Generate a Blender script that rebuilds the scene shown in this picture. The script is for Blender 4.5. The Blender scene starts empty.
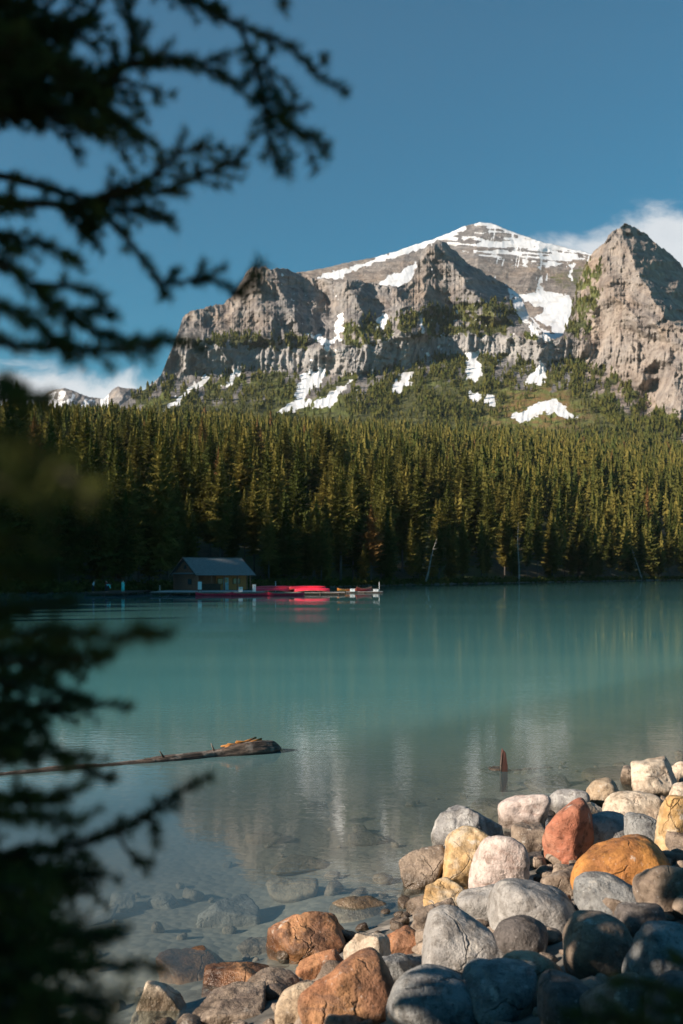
import bpy, bmesh, math, random
import numpy as np

# ------------------------------------------------------------------ basics
F = 995.6          # focal length in pixels of a 35 mm lens on a 36 mm tall frame of 1024 px
YH = 572.0         # height of the true horizon in the picture
H = 3.2            # camera height above the lake
scene = bpy.context.scene
coll = scene.collection
random.seed(7)

def P(px, py, Y):
    return ((px - 341.5) / F * Y, Y, H + (YH - py) / F * Y)

def tag(o, label=None, cat=None, group=None, kind=None):
    if label: o['label'] = label
    if cat: o['category'] = cat
    if group: o['group'] = group
    if kind: o['kind'] = kind
    return o

def empty(name, loc=(0, 0, 0), rz=0.0):
    o = bpy.data.objects.new(name, None)
    o.location = loc
    o.rotation_euler = (0, 0, rz)
    o.empty_display_size = 0.1
    coll.objects.link(o)
    return o

def link(name, me, parent=None):
    o = bpy.data.objects.new(name, me)
    coll.objects.link(o)
    if parent is not None: o.parent = parent
    return o

def np_mesh(name, V, Fc, mats, smooth=False, attrs=None, midx=None):
    """V (n,3); Fc (m,k) with one k; attrs: {name: per-vertex floats}"""
    V = np.ascontiguousarray(V, dtype=np.float32)
    Fc = np.ascontiguousarray(Fc, dtype=np.int32)
    m, k = Fc.shape
    me = bpy.data.meshes.new(name)
    me.vertices.add(len(V)); me.vertices.foreach_set('co', V.ravel())
    me.loops.add(m * k); me.loops.foreach_set('vertex_index', Fc.ravel())
    me.polygons.add(m)
    me.polygons.foreach_set('loop_start', np.arange(0, m * k, k, dtype=np.int32))
    if midx is not None: me.polygons.foreach_set('material_index', np.asarray(midx, dtype=np.int32))
    me.polygons.foreach_set('use_smooth', np.full(m, smooth, dtype=bool))
    for a, val in (attrs or {}).items():
        at = me.attributes.new(a, 'FLOAT', 'POINT')
        at.data.foreach_set('value', np.ascontiguousarray(val, dtype=np.float32).ravel())
    for mt in (mats if isinstance(mats, (list, tuple)) else [mats]): me.materials.append(mt)
    me.update(calc_edges=True)
    return me

# ------------------------------------------------------------------ noise
def _h2(ix, iy, seed):
    n = (ix.astype(np.int64) * 374761393 + iy.astype(np.int64) * 668265263 + seed * 974634777) & 0xFFFFFFFF
    n = ((n ^ (n >> 13)) * 1274126177) & 0xFFFFFFFF
    n = (n ^ (n >> 16)) & 0xFFFFFF
    return n / float(0xFFFFFF)

def vn2(x, y, seed=0):
    ix = np.floor(x); iy = np.floor(y); fx = x - ix; fy = y - iy
    fx = fx * fx * (3 - 2 * fx); fy = fy * fy * (3 - 2 * fy)
    a = _h2(ix, iy, seed); b = _h2(ix + 1, iy, seed); c = _h2(ix, iy + 1, seed); d = _h2(ix + 1, iy + 1, seed)
    return (a * (1 - fx) + b * fx) * (1 - fy) + (c * (1 - fx) + d * fx) * fy

def fbm(x, y, o=4, seed=0, g=.5):
    r = 0; a = 1; t = 0
    for k in range(o):
        r = r + a * vn2(x, y, seed + k * 17); t += a; a *= g; x = x * 2.03 + 3.1; y = y * 2.03 + 1.7
    return r / t

def ridged(x, y, o=4, seed=0, g=.55):
    r = 0; a = 1; t = 0
    for k in range(o):
        r = r + a * (1 - np.abs(2 * vn2(x, y, seed + k * 31) - 1)); t += a; a *= g; x = x * 2.1 + 5.3; y = y * 2.1 + .7
    return r / t

def vn3(p, seed=0):
    z = p[:, 2]; iz = np.floor(z); f = z - iz; f = f * f * (3 - 2 * f)
    s0 = iz * 57.0
    def lay(k):
        ix = np.floor(p[:, 0]); iy = np.floor(p[:, 1]); fx = p[:, 0] - ix; fy = p[:, 1] - iy
        fx = fx * fx * (3 - 2 * fx); fy = fy * fy * (3 - 2 * fy)
        q = (iz + k) * 131
        a = _h2(ix + q, iy - q, seed); b = _h2(ix + 1 + q, iy - q, seed)
        c = _h2(ix + q, iy + 1 - q, seed); d = _h2(ix + 1 + q, iy + 1 - q, seed)
        return (a * (1 - fx) + b * fx) * (1 - fy) + (c * (1 - fx) + d * fx) * fy
    return lay(0) * (1 - f) + lay(1) * f

def fbm3(p, o=4, seed=0, g=.5):
    r = 0; a = 1; t = 0
    for k in range(o):
        r = r + a * vn3(p, seed + 13 * k); t += a; a *= g; p = p * 2.07 + 1.3
    return r / t

def sstep(a, b, x):
    t = np.clip((x - a) / (b - a), 0, 1)
    return t * t * (3 - 2 * t)

# ------------------------------------------------------------------ node helpers
class N:
    def __init__(s, name):
        s.m = bpy.data.materials.new(name); s.m.use_nodes = True
        s.t = s.m.node_tree; s.t.nodes.clear()
        s.out = s.t.nodes.new('ShaderNodeOutputMaterial')
    def n(s, typ, **kw):
        nd = s.t.nodes.new('ShaderNode' + typ)
        for k, v in kw.items():
            if k.startswith('i_'):
                nd.inputs[k[2:].replace('_', ' ')].default_value = v
            else: setattr(nd, k, v)
        return nd
    def l(s, a, b): s.t.links.new(a, b)
    def noise(s, vec, scale, detail=4, rough=.55, dist=0):
        nd = s.n('TexNoise'); nd.inputs['Scale'].default_value = scale; nd.inputs['Detail'].default_value = detail
        nd.inputs['Roughness'].default_value = rough; nd.inputs['Distortion'].default_value = dist
        if vec is not None: s.l(vec, nd.inputs['Vector'])
        return nd.outputs['Fac']
    def math(s, op, a, b=0.0, clamp=False):
        nd = s.n('Math', operation=op, use_clamp=clamp)
        for i, v in enumerate((a, b)):
            if isinstance(v, (int, float)): nd.inputs[i].default_value = v
            else: s.l(v, nd.inputs[i])
        return nd.outputs[0]
    def mr(s, v, a, b, c=0.0, d=1.0, interp='SMOOTHSTEP'):
        nd = s.n('MapRange', interpolation_type=interp)
        s.l(v, nd.inputs['Value'])
        for i, x in zip(('From Min', 'From Max', 'To Min', 'To Max'), (a, b, c, d)): nd.inputs[i].default_value = x
        return nd.outputs['Result']
    def mix(s, f, a, b, mode='MIX'):
        nd = s.n('Mix', data_type='RGBA', blend_type=mode)
        for sock, v in ((nd.inputs[0], f), (nd.inputs[6], a), (nd.inputs[7], b)):
            if isinstance(v, (int, float)): sock.default_value = v
            elif isinstance(v, tuple): sock.default_value = (*v, 1) if len(v) == 3 else v
            else: s.l(v, sock)
        return nd.outputs[2]
    def mapping(s, vec, scale=(1, 1, 1), loc=None):
        nd = s.n('Mapping'); nd.inputs['Scale'].default_value = scale
        s.l(vec, nd.inputs['Vector'])
        if loc is not None:
            if isinstance(loc, tuple): nd.inputs['Location'].default_value = loc
            else: s.l(loc, nd.inputs['Location'])
        return nd.outputs[0]
    def bump(s, h, strength=.5, dist=.01, normal=None):
        nd = s.n('Bump'); nd.inputs['Strength'].default_value = strength; nd.inputs['Distance'].default_value = dist
        s.l(h, nd.inputs['Height'])
        if normal is not None: s.l(normal, nd.inputs['Normal'])
        return nd.outputs[0]
    def done(s, col, rough=.8, normal=None, spec=.3, metal=0):
        b = s.n('BsdfPrincipled')
        for sock, v in ((b.inputs['Base Color'], col), (b.inputs['Roughness'], rough)):
            if isinstance(v, (int, float)): sock.default_value = v
            elif isinstance(v, tuple): sock.default_value = (*v, 1)
            else: s.l(v, sock)
        b.inputs['Specular IOR Level'].default_value = spec
        b.inputs['Metallic'].default_value = metal
        if normal is not None: s.l(normal, b.inputs['Normal'])
        s.l(b.outputs[0], s.out.inputs[0]); s.b = b
        return s.m

def simple(name, a, b, scale=8, rough=.7, bump=0.0, stretch=(1, 1, 1), spec=.3):
    m = N(name); tc = m.n('TexCoord').outputs['Object']
    v = m.mapping(tc, stretch)
    f = m.mr(m.noise(v, scale, 5), .3, .7)
    nm = m.bump(m.noise(v, scale * 3, 4), bump, .01) if bump else None
    return m.done(m.mix(f, a, b), rough, nm, spec)

# ------------------------------------------------------------------ sun, sky, camera
SUN = np.array([-0.93, -0.37]); SUN = SUN / np.linalg.norm(SUN)
ELEV = math.radians(21)
to_sun = np.array([SUN[0] * math.cos(ELEV), SUN[1] * math.cos(ELEV), math.sin(ELEV)])
from mathutils import Vector
sl = bpy.data.lights.new('sun', 'SUN'); sl.energy = 5.0; sl.angle = math.radians(.5); sl.color = (1, .85, .70)
so = bpy.data.objects.new('sun', sl); coll.objects.link(so)
so.rotation_euler = Vector(to_sun).to_track_quat('Z', 'Y').to_euler()

cam = bpy.data.cameras.new('camera'); co = bpy.data.objects.new('camera', cam); coll.objects.link(co)
co.location = (0, 0, H); co.rotation_euler = (math.pi / 2, 0, 0)
cam.lens = 35; cam.sensor_fit = 'VERTICAL'; cam.sensor_height = 36; cam.sensor_width = 24
cam.shift_y = (YH - 512) / 1024
cam.clip_start = .05; cam.clip_end = 20000
cam.dof.use_dof = True; cam.dof.focus_distance = 13; cam.dof.aperture_fstop = 2.6
scene.camera = co

w = bpy.data.worlds.new('World'); scene.world = w; w.use_nodes = True
W = N.__new__(N); W.t = w.node_tree; W.t.nodes.clear()
wo = W.t.nodes.new('ShaderNodeOutputWorld'); bg = W.n('Background')
sky = W.n('TexSky', sky_type='NISHITA', sun_disc=False)
sky.sun_elevation = ELEV; sky.sun_rotation = math.atan2(SUN[0], SUN[1])
sky.altitude = 1700; sky.air_density = 1.25; sky.dust_density = .5; sky.ozone_density = 3.0
# cloud banks low over the far ridges, laid out by compass direction and height
g = W.n('TexCoord').outputs['Generated']
sx = W.n('SeparateXYZ'); W.l(g, sx.inputs[0])
dy = W.math('MAXIMUM', sx.outputs['Y'], .05)
u = W.math('DIVIDE', sx.outputs['X'], dy); v = W.math('DIVIDE', sx.outputs['Z'], dy)
cb = W.n('CombineXYZ'); W.l(u, cb.inputs[0]); W.l(v, cb.inputs[2])
nz = W.noise(W.mapping(cb.outputs[0], (6, 1, 11)), 1.5, 9, .58, .3)
nz2 = W.noise(W.mapping(cb.outputs[0], (5, 1, 9), (3, 0, 1)), 1.1, 5, .55)
def bank(u0, v0, su, sv, tilt):
    du = W.math('SUBTRACT', u, u0)
    dv = W.math('SUBTRACT', W.math('SUBTRACT', v, v0), W.math('MULTIPLY', du, tilt))
    q = W.math('ADD', W.math('POWER', W.math('DIVIDE', du, su), 2), W.math('POWER', W.math('DIVIDE', dv, sv), 2))
    return W.math('SUBTRACT', 1.0, W.math('SQRT', q))
b1 = bank(.36, .335, .20, .046, .12)
b2 = bank(-.27, .172, .17, .048, -.10)
bm_ = W.math('MAXIMUM', b1, b2)
cm = W.mr(W.math('ADD', bm_, W.math('MULTIPLY', W.math('SUBTRACT', nz, .5), 2.2)), .05, .60)
cm = W.math('MULTIPLY', cm, W.mr(bm_, -.25, .15))
tint = W.mix(1.0, sky.outputs[0], (.50, 1.0, .98), 'MULTIPLY')
hs = W.n('HueSaturation'); hs.inputs['Saturation'].default_value = 1.08; hs.inputs['Value'].default_value = .77
W.l(tint, hs.inputs['Color'])
cc = W.mix(nz2, (4.6, 4.9, 5.2), (8.4, 8.3, 8.2))
fin = W.mix(W.math('MULTIPLY', cm, .86), hs.outputs[0], cc)
W.l(fin, bg.inputs[0]); bg.inputs[1].default_value = .068
W.l(bg.outputs[0], wo.inputs[0])

vs = scene.view_settings
vs.view_transform = 'Standard'; vs.look = 'None'; vs.gamma = 1; vs.exposure = 0.95
cy = scene.cycles
cy.use_denoising = True; cy.max_bounces = 6; cy.diffuse_bounces = 2; cy.glossy_bounces = 3
cy.transparent_max_bounces = 12; cy.transmission_bounces = 4
cy.sample_clamp_indirect = 4
cy.caustics_reflective = False; cy.caustics_refractive = False

# evening air: one even, very thin body of haze round the whole scene, below the clouds and sky
def build_haze():
    x0, x1, y0, y1, z0, z1 = -2600, 2600, -120, 3700, -320, 2000
    V = [(x, y, z) for x in (x0, x1) for y in (y0, y1) for z in (z0, z1)]
    Fc = [(0, 1, 3, 2), (4, 6, 7, 5), (0, 4, 5, 1), (2, 3, 7, 6), (0, 2, 6, 4), (1, 5, 7, 3)]
    m = bpy.data.materials.new('haze'); m.use_nodes = True; t = m.node_tree; t.nodes.clear()
    o_ = t.nodes.new('ShaderNodeOutputMaterial'); v_ = t.nodes.new('ShaderNodeVolumePrincipled')
    v_.inputs['Color'].default_value = (.80, .88, 1, 1); v_.inputs['Density'].default_value = 0.00002; v_.inputs['Anisotropy'].default_value = .1
    t.links.new(v_.outputs[0], o_.inputs['Volume'])
    tag(link('haze', np_mesh('haze', V, Fc, m)), 'thin evening haze over lake and forest', 'haze', kind='stuff')
cy.volume_bounces = 0
# ------------------------------------------------------------------ land, lake
SH_T = [(-85, 95), (-60, 100), (-45, 112), (-30, 138), (-24, 152), (-18.9, 159), (-13.6, 159), (-9.2, 168), (-4.9, 193), (-.7, 212),
        (3.4, 245), (9.0, 290), (14.5, 354), (18.9, 425), (24.7, 531), (35, 600), (50, 640)]
SH_T = np.array(SH_T, float)
def d_shore(th):
    return np.interp(th, SH_T[:, 0], SH_T[:, 1]) + 1.6 * np.sin(th * 2.1) + .8 * np.sin(th * 6.3 + 1)
def terr(X, Y):
    X = np.asarray(X, float); Y = np.asarray(Y, float)
    th = np.degrees(np.arctan2(X, Y)); D = np.hypot(X, Y)
    s = D - d_shore(th)
    up = .55 * (1 - np.exp(-np.maximum(s, 0) / 2.0)) + .17 * np.maximum(s - 12, 0)
    up = up + (fbm(X / 90., Y / 90., 3, 5) - .5) * 9 * sstep(20, 160, s) + (fbm(X / 9., Y / 9., 2, 8) - .5) * .6 * sstep(1, 12, s)
    # wooded hill on the left shore, outside the picture, that shades the far shore in the evening
    q = ((X + 165) / 55) ** 2 + (np.maximum(np.abs(Y - 125) - 60, 0) / 45) ** 2
    up = up + 28 * np.exp(-q) * sstep(0, 30, s)
    return np.where(s > 0, up, np.maximum(-5, s * .12))

ts = np.concatenate([np.linspace(-84, -22, 60), np.linspace(-21.7, 24, 330), np.linspace(24.5, 48, 30)])
Th = np.radians(ts)
k0 = np.concatenate([np.linspace(-20, 6, 30), np.geomspace(7, 1500, 130)])
TT, KK = np.meshgrid(Th, k0, indexing='ij')
DD = d_shore(np.degrees(TT)) + KK
GX = DD * np.sin(TT); GY = DD * np.cos(TT); GZ = terr(GX, GY)
def grid_faces(a, b):
    i = np.arange(a - 1)[:, None] * b + np.arange(b - 1)[None, :]
    return np.stack([i, i + b, i + b + 1, i + 1], -1).reshape(-1, 4)
m = N('forest_floor'); tc = m.n('TexCoord').outputs['Object']
c = m.mix(m.mr(m.noise(tc, .5, 6), .35, .65), (.035, .035, .018), (.075, .06, .035))
c = m.mix(m.mr(m.noise(tc, .02, 4), .45, .6), c, (.06, .075, .02))
gx = m.n('SeparateXYZ'); m.l(m.n('NewGeometry').outputs['Position'], gx.inputs[0])
c = m.mix(m.mr(gx.outputs['Z'], .25, .6), (.17, .155, .13), c)
M_floor = m.done(c, .95, m.bump(m.noise(tc, 3, 5), .6, .2))
me = np_mesh('far_shore', np.stack([GX, GY, GZ], -1).reshape(-1, 3), grid_faces(*GX.shape), M_floor, True)
tag(link('far_shore_ground', me), kind='structure')

# near bank: signed distance from the waterline (positive towards the lake)
def dline(X, Y): return -.789 * X + .617 * Y - 5.2
def bank_z(X, Y):
    d = dline(X, Y)
    z = np.where(d > 0, -.45 * (1 - np.exp(-.6 * np.maximum(d, 0))) - .012 * np.maximum(d - 6, 0) ** 2, np.minimum(-.33 * d, 1.55 + .02 * -d))
    z = np.maximum(z, -7)
    return z + (fbm(np.asarray(X) * 1.1, np.asarray(Y) * 1.1, 3, 3) - .5) * .16
bx_ = np.concatenate([np.linspace(-60, -16.5, 24), np.linspace(-16, 18, 250), np.linspace(18.5, 70, 26)]); by_ = np.concatenate([np.linspace(-9, 24, 240), np.linspace(24.5, 75, 30)])
BX, BY = np.meshgrid(bx_, by_, indexing='ij')
m = N('lakebed_gravel'); tc = m.n('TexCoord').outputs['Object']
vo = m.n('TexVoronoi'); vo.inputs['Scale'].default_value = 9; m.l(tc, vo.inputs['Vector'])
vcol = m.n('SeparateColor'); m.l(vo.outputs['Color'], vcol.inputs[0])
c = m.mix(vcol.outputs[0], (.14, .125, .105), (.32, .29, .25))
c = m.mix(m.mr(m.noise(tc, 1.4, 6), .35, .65), c, (.09, .085, .075))
hh = m.math('SUBTRACT', 1.0, vo.outputs['Distance'])
zz = m.n('SeparateXYZ'); m.l(m.n('NewGeometry').outputs['Position'], zz.inputs[0])
c = m.mix(m.mr(zz.outputs['Z'], -.35, -.06, .8, 0), c, (.42, .39, .32))
M_bed = m.done(c, .85, m.bump(hh, .35, .04))
me = np_mesh('bank', np.stack([BX, BY, bank_z(BX, BY)], -1).reshape(-1, 3), grid_faces(*BX.shape), M_bed, True)
tag(link('near_shore_ground', me), kind='structure')

# ---- water
m = N('glacial_water')
pos = m.n('NewGeometry').outputs['Position']
sp = m.n('SeparateXYZ'); m.l(pos, sp.inputs[0])
d = m.math('SUBTRACT', m.math('ADD', m.math('MULTIPLY', sp.outputs['X'], -.789), m.math('MULTIPLY', sp.outputs['Y'], .617)), 5.2)
dist_cam = m.math('SQRT', m.math('ADD', m.math('POWER', sp.outputs['X'], 2), m.math('POWER', sp.outputs['Y'], 2)))
op = m.math('SUBTRACT', 1.0, m.math('POWER', 2.718, m.math('MULTIPLY', m.math('MAXIMUM', d, 0.0), -.24)))
op = m.math('MAXIMUM', m.math('ADD', m.math('MULTIPLY', op, .96), .04, True), m.mr(d, 2.0, 7.5))
# ripple fields: rougher and calmer lanes drawn out across the view by the breeze
lane = m.noise(m.mapping(pos, (.006, .045, 1)), 1.0, 3, .5, .3)
lane = m.mr(lane, .40, .60, .15, 1.25)
nearf_ = m.mr(sp.outputs['Y'], 8, 40, 0, 1, 'LINEAR')
w1 = m.noise(m.mapping(pos, (1.0, 2.2, 1)), 2.6, 3, .55)
w2 = m.noise(m.mapping(pos, (1.0, 1.7, 1)), 11, 2, .5)
w3 = m.noise(m.mapping(pos, (.35, 1.0, 1)), .55, 2, .5)
hgt = m.math('ADD', m.math('ADD', m.math('MULTIPLY', w1, .0030), m.math('MULTIPLY', w2, .0012)), m.math('MULTIPLY', w3, .0030))
hgt = m.math('MULTIPLY', hgt, lane)
bn = m.bump(hgt, 1.0, 1.0)
deep = m.mix(m.mr(dist_cam, 10, 30), (.115, .145, .145), (.130, .365, .370))
deep = m.mix(m.mr(m.noise(m.mapping(pos, (.01, .06, 1)), 1.0, 3), .35, .65), deep, m.mix(1.0, deep, (.78, .85, .88), 'MULTIPLY'))
df = m.n('BsdfDiffuse'); m.l(deep, df.inputs[0])
tr = m.n('BsdfTransparent'); tr.inputs[0].default_value = (.88, .94, .93, 1)
mx = m.n('MixShader'); m.l(op, mx.inputs[0]); m.l(tr.outputs[0], mx.inputs[1]); m.l(df.outputs[0], mx.inputs[2])
# Schlick reflectance, the same from both sides so that sunlight reaches the lake bed
dt = m.n('VectorMath', operation='DOT_PRODUCT'); m.l(bn, dt.inputs[0]); m.l(m.n('NewGeometry').outputs['Incoming'], dt.inputs[1])
cs = m.math('ABSOLUTE', dt.outputs['Value'])
frs = m.math('ADD', .02, m.math('MULTIPLY', m.math('POWER', m.math('SUBTRACT', 1.0, cs, True), 5.0), .98), True)
gl = m.n('BsdfGlossy'); gl.inputs['Roughness'].default_value = .012; m.l(bn, gl.inputs['Normal'])
mx2 = m.n('MixShader'); m.l(frs, mx2.inputs[0]); m.l(mx.outputs[0], mx2.inputs[1]); m.l(gl.outputs[0], mx2.inputs[2])
m.l(mx2.outputs[0], m.out.inputs[0])
me = np_mesh('lake', [(-400, -30, 0), (700, -30, 0), (700, 760, 0), (-400, 760, 0)], [(0, 1, 2, 3)], m.m)
tag(link('lake_water', me), kind='structure')

# ------------------------------------------------------------------ mountains
def poly_mask(x, y, pts, soft=1.2):
    """signed softness mask of a polygon in (x, y)"""
    inside = np.zeros(x.shape, bool); dmin = np.full(x.shape, 1e9)
    n = len(pts)
    for i in range(n):
        x1, y1 = pts[i]; x2, y2 = pts[(i + 1) % n]
        cond = ((y1 > y) != (y2 > y)) & (x < (x2 - x1) * (y - y1) / (y2 - y1 + 1e-9) + x1)
        inside ^= cond
        dx, dy_ = x2 - x1, y2 - y1
        t = np.clip(((x - x1) * dx + (y - y1) * dy_) / (dx * dx + dy_ * dy_ + 1e-9), 0, 1)
        dmin = np.minimum(dmin, np.hypot(x - x1 - t * dx, y - y1 - t * dy_))
    return np.clip(.5 + np.where(inside, dmin, -dmin) / soft, 0, 1)

m = N('mountain_rock'); tc = m.n('TexCoord').outputs['Object']
def att(n_): 
    a = m.n('Attribute', attribute_name=n_); return a.outputs['Fac']
pale = att('pale')
warm, snow, veg, mead = att('warm'), att('snow'), att('veg'), att('meadow')
n1 = m.noise(m.mapping(tc, (.012, .012, .006)), 1.0, 7, .62)
n2 = m.noise(m.mapping(tc, (.05, .05, .02)), 1.0, 6, .65)
st = m.noise(m.mapping(tc, (.002, .002, .09)), 1.0, 4, .6)
grey = m.mix(m.mr(n2, .3, .7), (.135, .13, .135), (.31, .29, .275))
tan_ = m.mix(m.mr(n2, .3, .7), (.23, .17, .13), (.43, .345, .275))
rock = m.mix(m.math('ADD', m.math('MULTIPLY', warm, .8), m.mr(n1, .4, .75, -.25, .45), True), grey, tan_)
rock = m.mix(m.mr(st, .45, .6, 0, .45), rock, m.mix(1.0, rock, (.62, .60, .60), 'MULTIPLY'))
rock = m.mix(m.math('MULTIPLY', pale, .6), rock, m.mix(m.mr(n2, .3, .7), (.27, .26, .255), (.47, .455, .44)))
gr = m.mix(m.mr(n2, .35, .65), (.045, .055, .022), (.125, .125, .05))
gr = m.mix(m.mr(n1, .5, .65), gr, (.13, .15, .045))
gr = m.mix(mead, gr, m.mix(m.mr(n2, .4, .6), (.22, .14, .06), (.15, .17, .05)))
vm = m.mr(m.math('ADD', veg, m.math('MULTIPLY', m.math('SUBTRACT', n2, .5), .9)), .4, .6)
c = m.mix(vm, rock, gr)
n4 = m.noise(tc, .055, 6, .6)
sm = m.mr(m.math('ADD', snow, m.math('MULTIPLY', m.math('SUBTRACT', n4, .5), 1.5)), .45, .57)
sn_c = m.mix(m.mr(m.math('ADD', m.noise(tc, .02, 5), m.math('MULTIPLY', sm, .25)), .45, .75), (.50, .48, .45), (.72, .73, .75))
c = m.mix(sm, c, sn_c)
bh = m.math('ADD', m.noise(m.mapping(tc, (.09, .09, .035)), 1.0, 7, .7), m.math('MULTIPLY', st, .3))
bh = m.math('ADD', bh, m.math('MULTIPLY', m.noise(m.mapping(tc, (.3, .3, .14)), 1.0, 5, .7), .35))
M_rock = m.done(c, .9, m.bump(m.math('MULTIPLY', bh, m.math('SUBTRACT', 1.0, m.math('MULTIPLY', sm, .85))), .9, 7.0), .15)

def sheet(name, x0, x1, sky, ybot, D0, kfun, ridges, attrs_fun, amp=1.0, step=.75, nr=230, seed=0, jag=1.0, rough_fun=None, flute=None):
    xs = np.arange(x0, x1, step)
    sk = np.array(sky, float)
    ys = np.interp(xs, sk[:, 0], sk[:, 1])
    ys = ys + jag * ((fbm(xs / 6., xs * 0, 4, seed + 3) - .5) * 5.0 + (fbm(xs / 1.7, xs * 0, 2, seed + 9) - .5) * 1.6)
    t = np.linspace(0, 1, nr)
    yb = np.interp(xs, [p[0] for p in ybot], [p[1] for p in ybot])
    yb = np.maximum(yb, ys + 4)
    Yp = yb[:, None] + t[None, :] * (ys - yb)[:, None]
    Xp = np.repeat(xs[:, None], nr, 1)
    k = kfun(Xp, Yp)
    dyy = -np.diff(Yp, axis=1, prepend=Yp[:, :1])
    D = np.interp(xs, [p[0] for p in D0], [p[1] for p in D0])[:, None] + np.cumsum(k * dyy, 1)
    for pts, slope, wl, wr in ridges:
        pts = sorted(pts, key=lambda p: p[1])
        py = np.array([p[1] for p in pts]); pxx = np.array([p[0] for p in pts])
        wob = (fbm(Yp / 9., Yp * 0 + pxx[0], 3, seed + 40) - .5) * 12
        xr = np.interp(Yp, py, pxx) + wob
        dx = Xp - xr
        f = np.where(dx < 0, 1 + dx / wl, 1 - dx / wr)
        f = np.clip(f, 0, 1)
        fade = sstep(py[0] - 14, py[0] + 2, Yp) * (1 - sstep(py[-1] - 4, py[-1] + 10, Yp))
        if isinstance(slope, tuple):   # a crest whose right face drops away without rising again
            val = np.where(dx < 0, slope[0] * f, slope[0] - slope[1] * (1 - f))
            if pts[-1][0] < 600: val = val * (1 - sstep(wr, wr + 55, dx))
        else: val = slope * (f ** 1.1)
        D = D - val * fade
    rg = rough_fun(Xp, Yp) if rough_fun else 1.0
    wx = (fbm(Xp / 22., Yp / 22., 3, seed + 60) - .5) * 16
    wy = (fbm(Xp / 22. + 9, Yp / 22., 3, seed + 61) - .5) * 16
    fl = flute(Xp, Yp) if flute else 0.0
    def rot(an, lx, ly, k1=1.0):
        c_, s_ = math.cos(an), math.sin(an); X_, Y_ = Xp + wx * k1, Yp + wy * k1
        return (X_ * c_ + Y_ * s_) / lx, (-X_ * s_ + Y_ * c_) / ly
    a = (ridged(*rot(.35, 40., 60.), 2, seed + 1) - .5) * 46
    a = a + (ridged(*rot(-.30, 15., 24.), 2, seed + 2) - .5) * 22
    a = a + (ridged(*rot(.55, 7.5, 11.), 3, seed + 4) - .5) * 9 * (1 - .6 * fl)
    a = a + (ridged(*rot(.16, 6.5, 42., .35), 3, seed + 14) - .5) * 22 * fl
    a = a + (ridged(*rot(-.7, 3.2, 4.2), 2, seed + 24) - .5) * 6.5
    a = a + (fbm(*rot(.9, 1.9, 2.1), 2, seed + 6) - .5) * 4.2
    stt = (fbm((Xp + wx) / 30., (Yp + wy * .35 - .06 * Xp) / 3.0, 3, seed + 7) - .5) * 9
    D = D - amp * rg * (a + stt)
    PX = (Xp - 341.5) / F * D; PY = D; PZ = H + (YH - Yp) / F * D
    # the far side of the ridge falls away behind the skyline
    bx, byy, bz = [PX], [PY], [PZ]
    for i, (dd, dz) in enumerate(((30, 25), (120, 110), (350, 330))):
        bx.append(PX[:, -1:] * (1 + dd / PY[:, -1:])); byy.append(PY[:, -1:] + dd); bz.append(PZ[:, -1:] - dz)
    X3 = np.concatenate(bx, 1); Y3 = np.concatenate(byy, 1); Z3 = np.concatenate(bz, 1)
    at = attrs_fun(Xp, Yp)
    at2 = {q: np.concatenate([v_, np.repeat(v_[:, -1:], 3, 1)], 1) for q, v_ in at.items()}
    me = np_mesh(name, np.stack([X3, Y3, Z3], -1).reshape(-1, 3), grid_faces(*X3.shape), M_rock, True, at2)
    tag(link(name, me), kind='structure')
    return Xp, Yp, np.stack([PX, PY, PZ], -1), at

FS = [(-120, 440), (60, 430), (100, 418), (128, 401), (150, 386), (161, 374), (170, 352), (178, 333), (183, 318), (190, 311), (203, 308), (215, 305),
      (223, 304), (232, 296), (240, 285), (246, 272), (252, 268), (262, 267), (275, 269), (294, 271), (314, 277), (335, 281), (360, 281), (376, 284),
      (398, 286), (410, 281), (417, 267), (421, 252), (428, 244), (438, 240), (447, 243), (457, 253), (470, 264), (490, 276), (508, 284), (520, 295),
      (530, 318), (541, 331), (555, 339), (562, 336), (568, 322), (573, 303), (577, 284), (584, 268), (589, 257), (596, 250), (605, 242), (608, 236),
      (617, 229), (625, 223.5), (633, 227), (645, 234), (655, 241), (668, 252), (683, 266), (720, 285), (800, 330)]
C_TOP = np.array([(-120, 430), (150, 372), (165, 352), (178, 334), (210, 341), (265, 340), (300, 347), (340, 348), (400, 336), (450, 333), (500, 336), (540, 339), (570, 338), (600, 340), (640, 330), (683, 340), (800, 345)], float)
C_BOT = np.array([(-120, 440), (150, 385), (180, 377), (210, 372), (265, 369), (300, 367), (340, 374), (400, 367), (450, 352), (500, 352), (540, 366), (570, 357), (600, 366), (632, 386), (665, 410), (683, 421), (800, 430)], float)
def band(x, y):
    ct = np.interp(x, C_TOP[:, 0], C_TOP[:, 1]) + (fbm(x / 9., x * 0, 3, 77) - .5) * 7
    cb_ = np.interp(x, C_BOT[:, 0], C_BOT[:, 1]) + (fbm(x / 7., y * 0, 3, 78) - .5) * 12
    return ct, cb_
def k_front(x, y):
    ct, cb_ = band(x, y)
    ct = np.interp(x, C_TOP[:, 0], C_TOP[:, 1]) + (fbm(x / 45., x * 0, 2, 77) - .5) * 5
    cb_ = np.interp(x, C_BOT[:, 0], C_BOT[:, 1]) + (fbm(x / 45., y * 0, 2, 78) - .5) * 6
    k = np.where(y > cb_, 4.6, .7)
    bench = np.exp(-((y - (ct - 6)) / 5.5) ** 2)
    k = np.where(y < ct, 2.5 + 3.5 * bench, k)
    wr_ = sstep(570, 610, x); k = np.where(y < cb_, k * (1 - wr_) + 1.5 * wr_, k)
    return k
def r_front(x, y):
    ct, cb_ = band(x, y)
    return .22 + .78 * (1 - sstep(cb_ - 3, cb_ + 8, y)) + 0 * x
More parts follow.
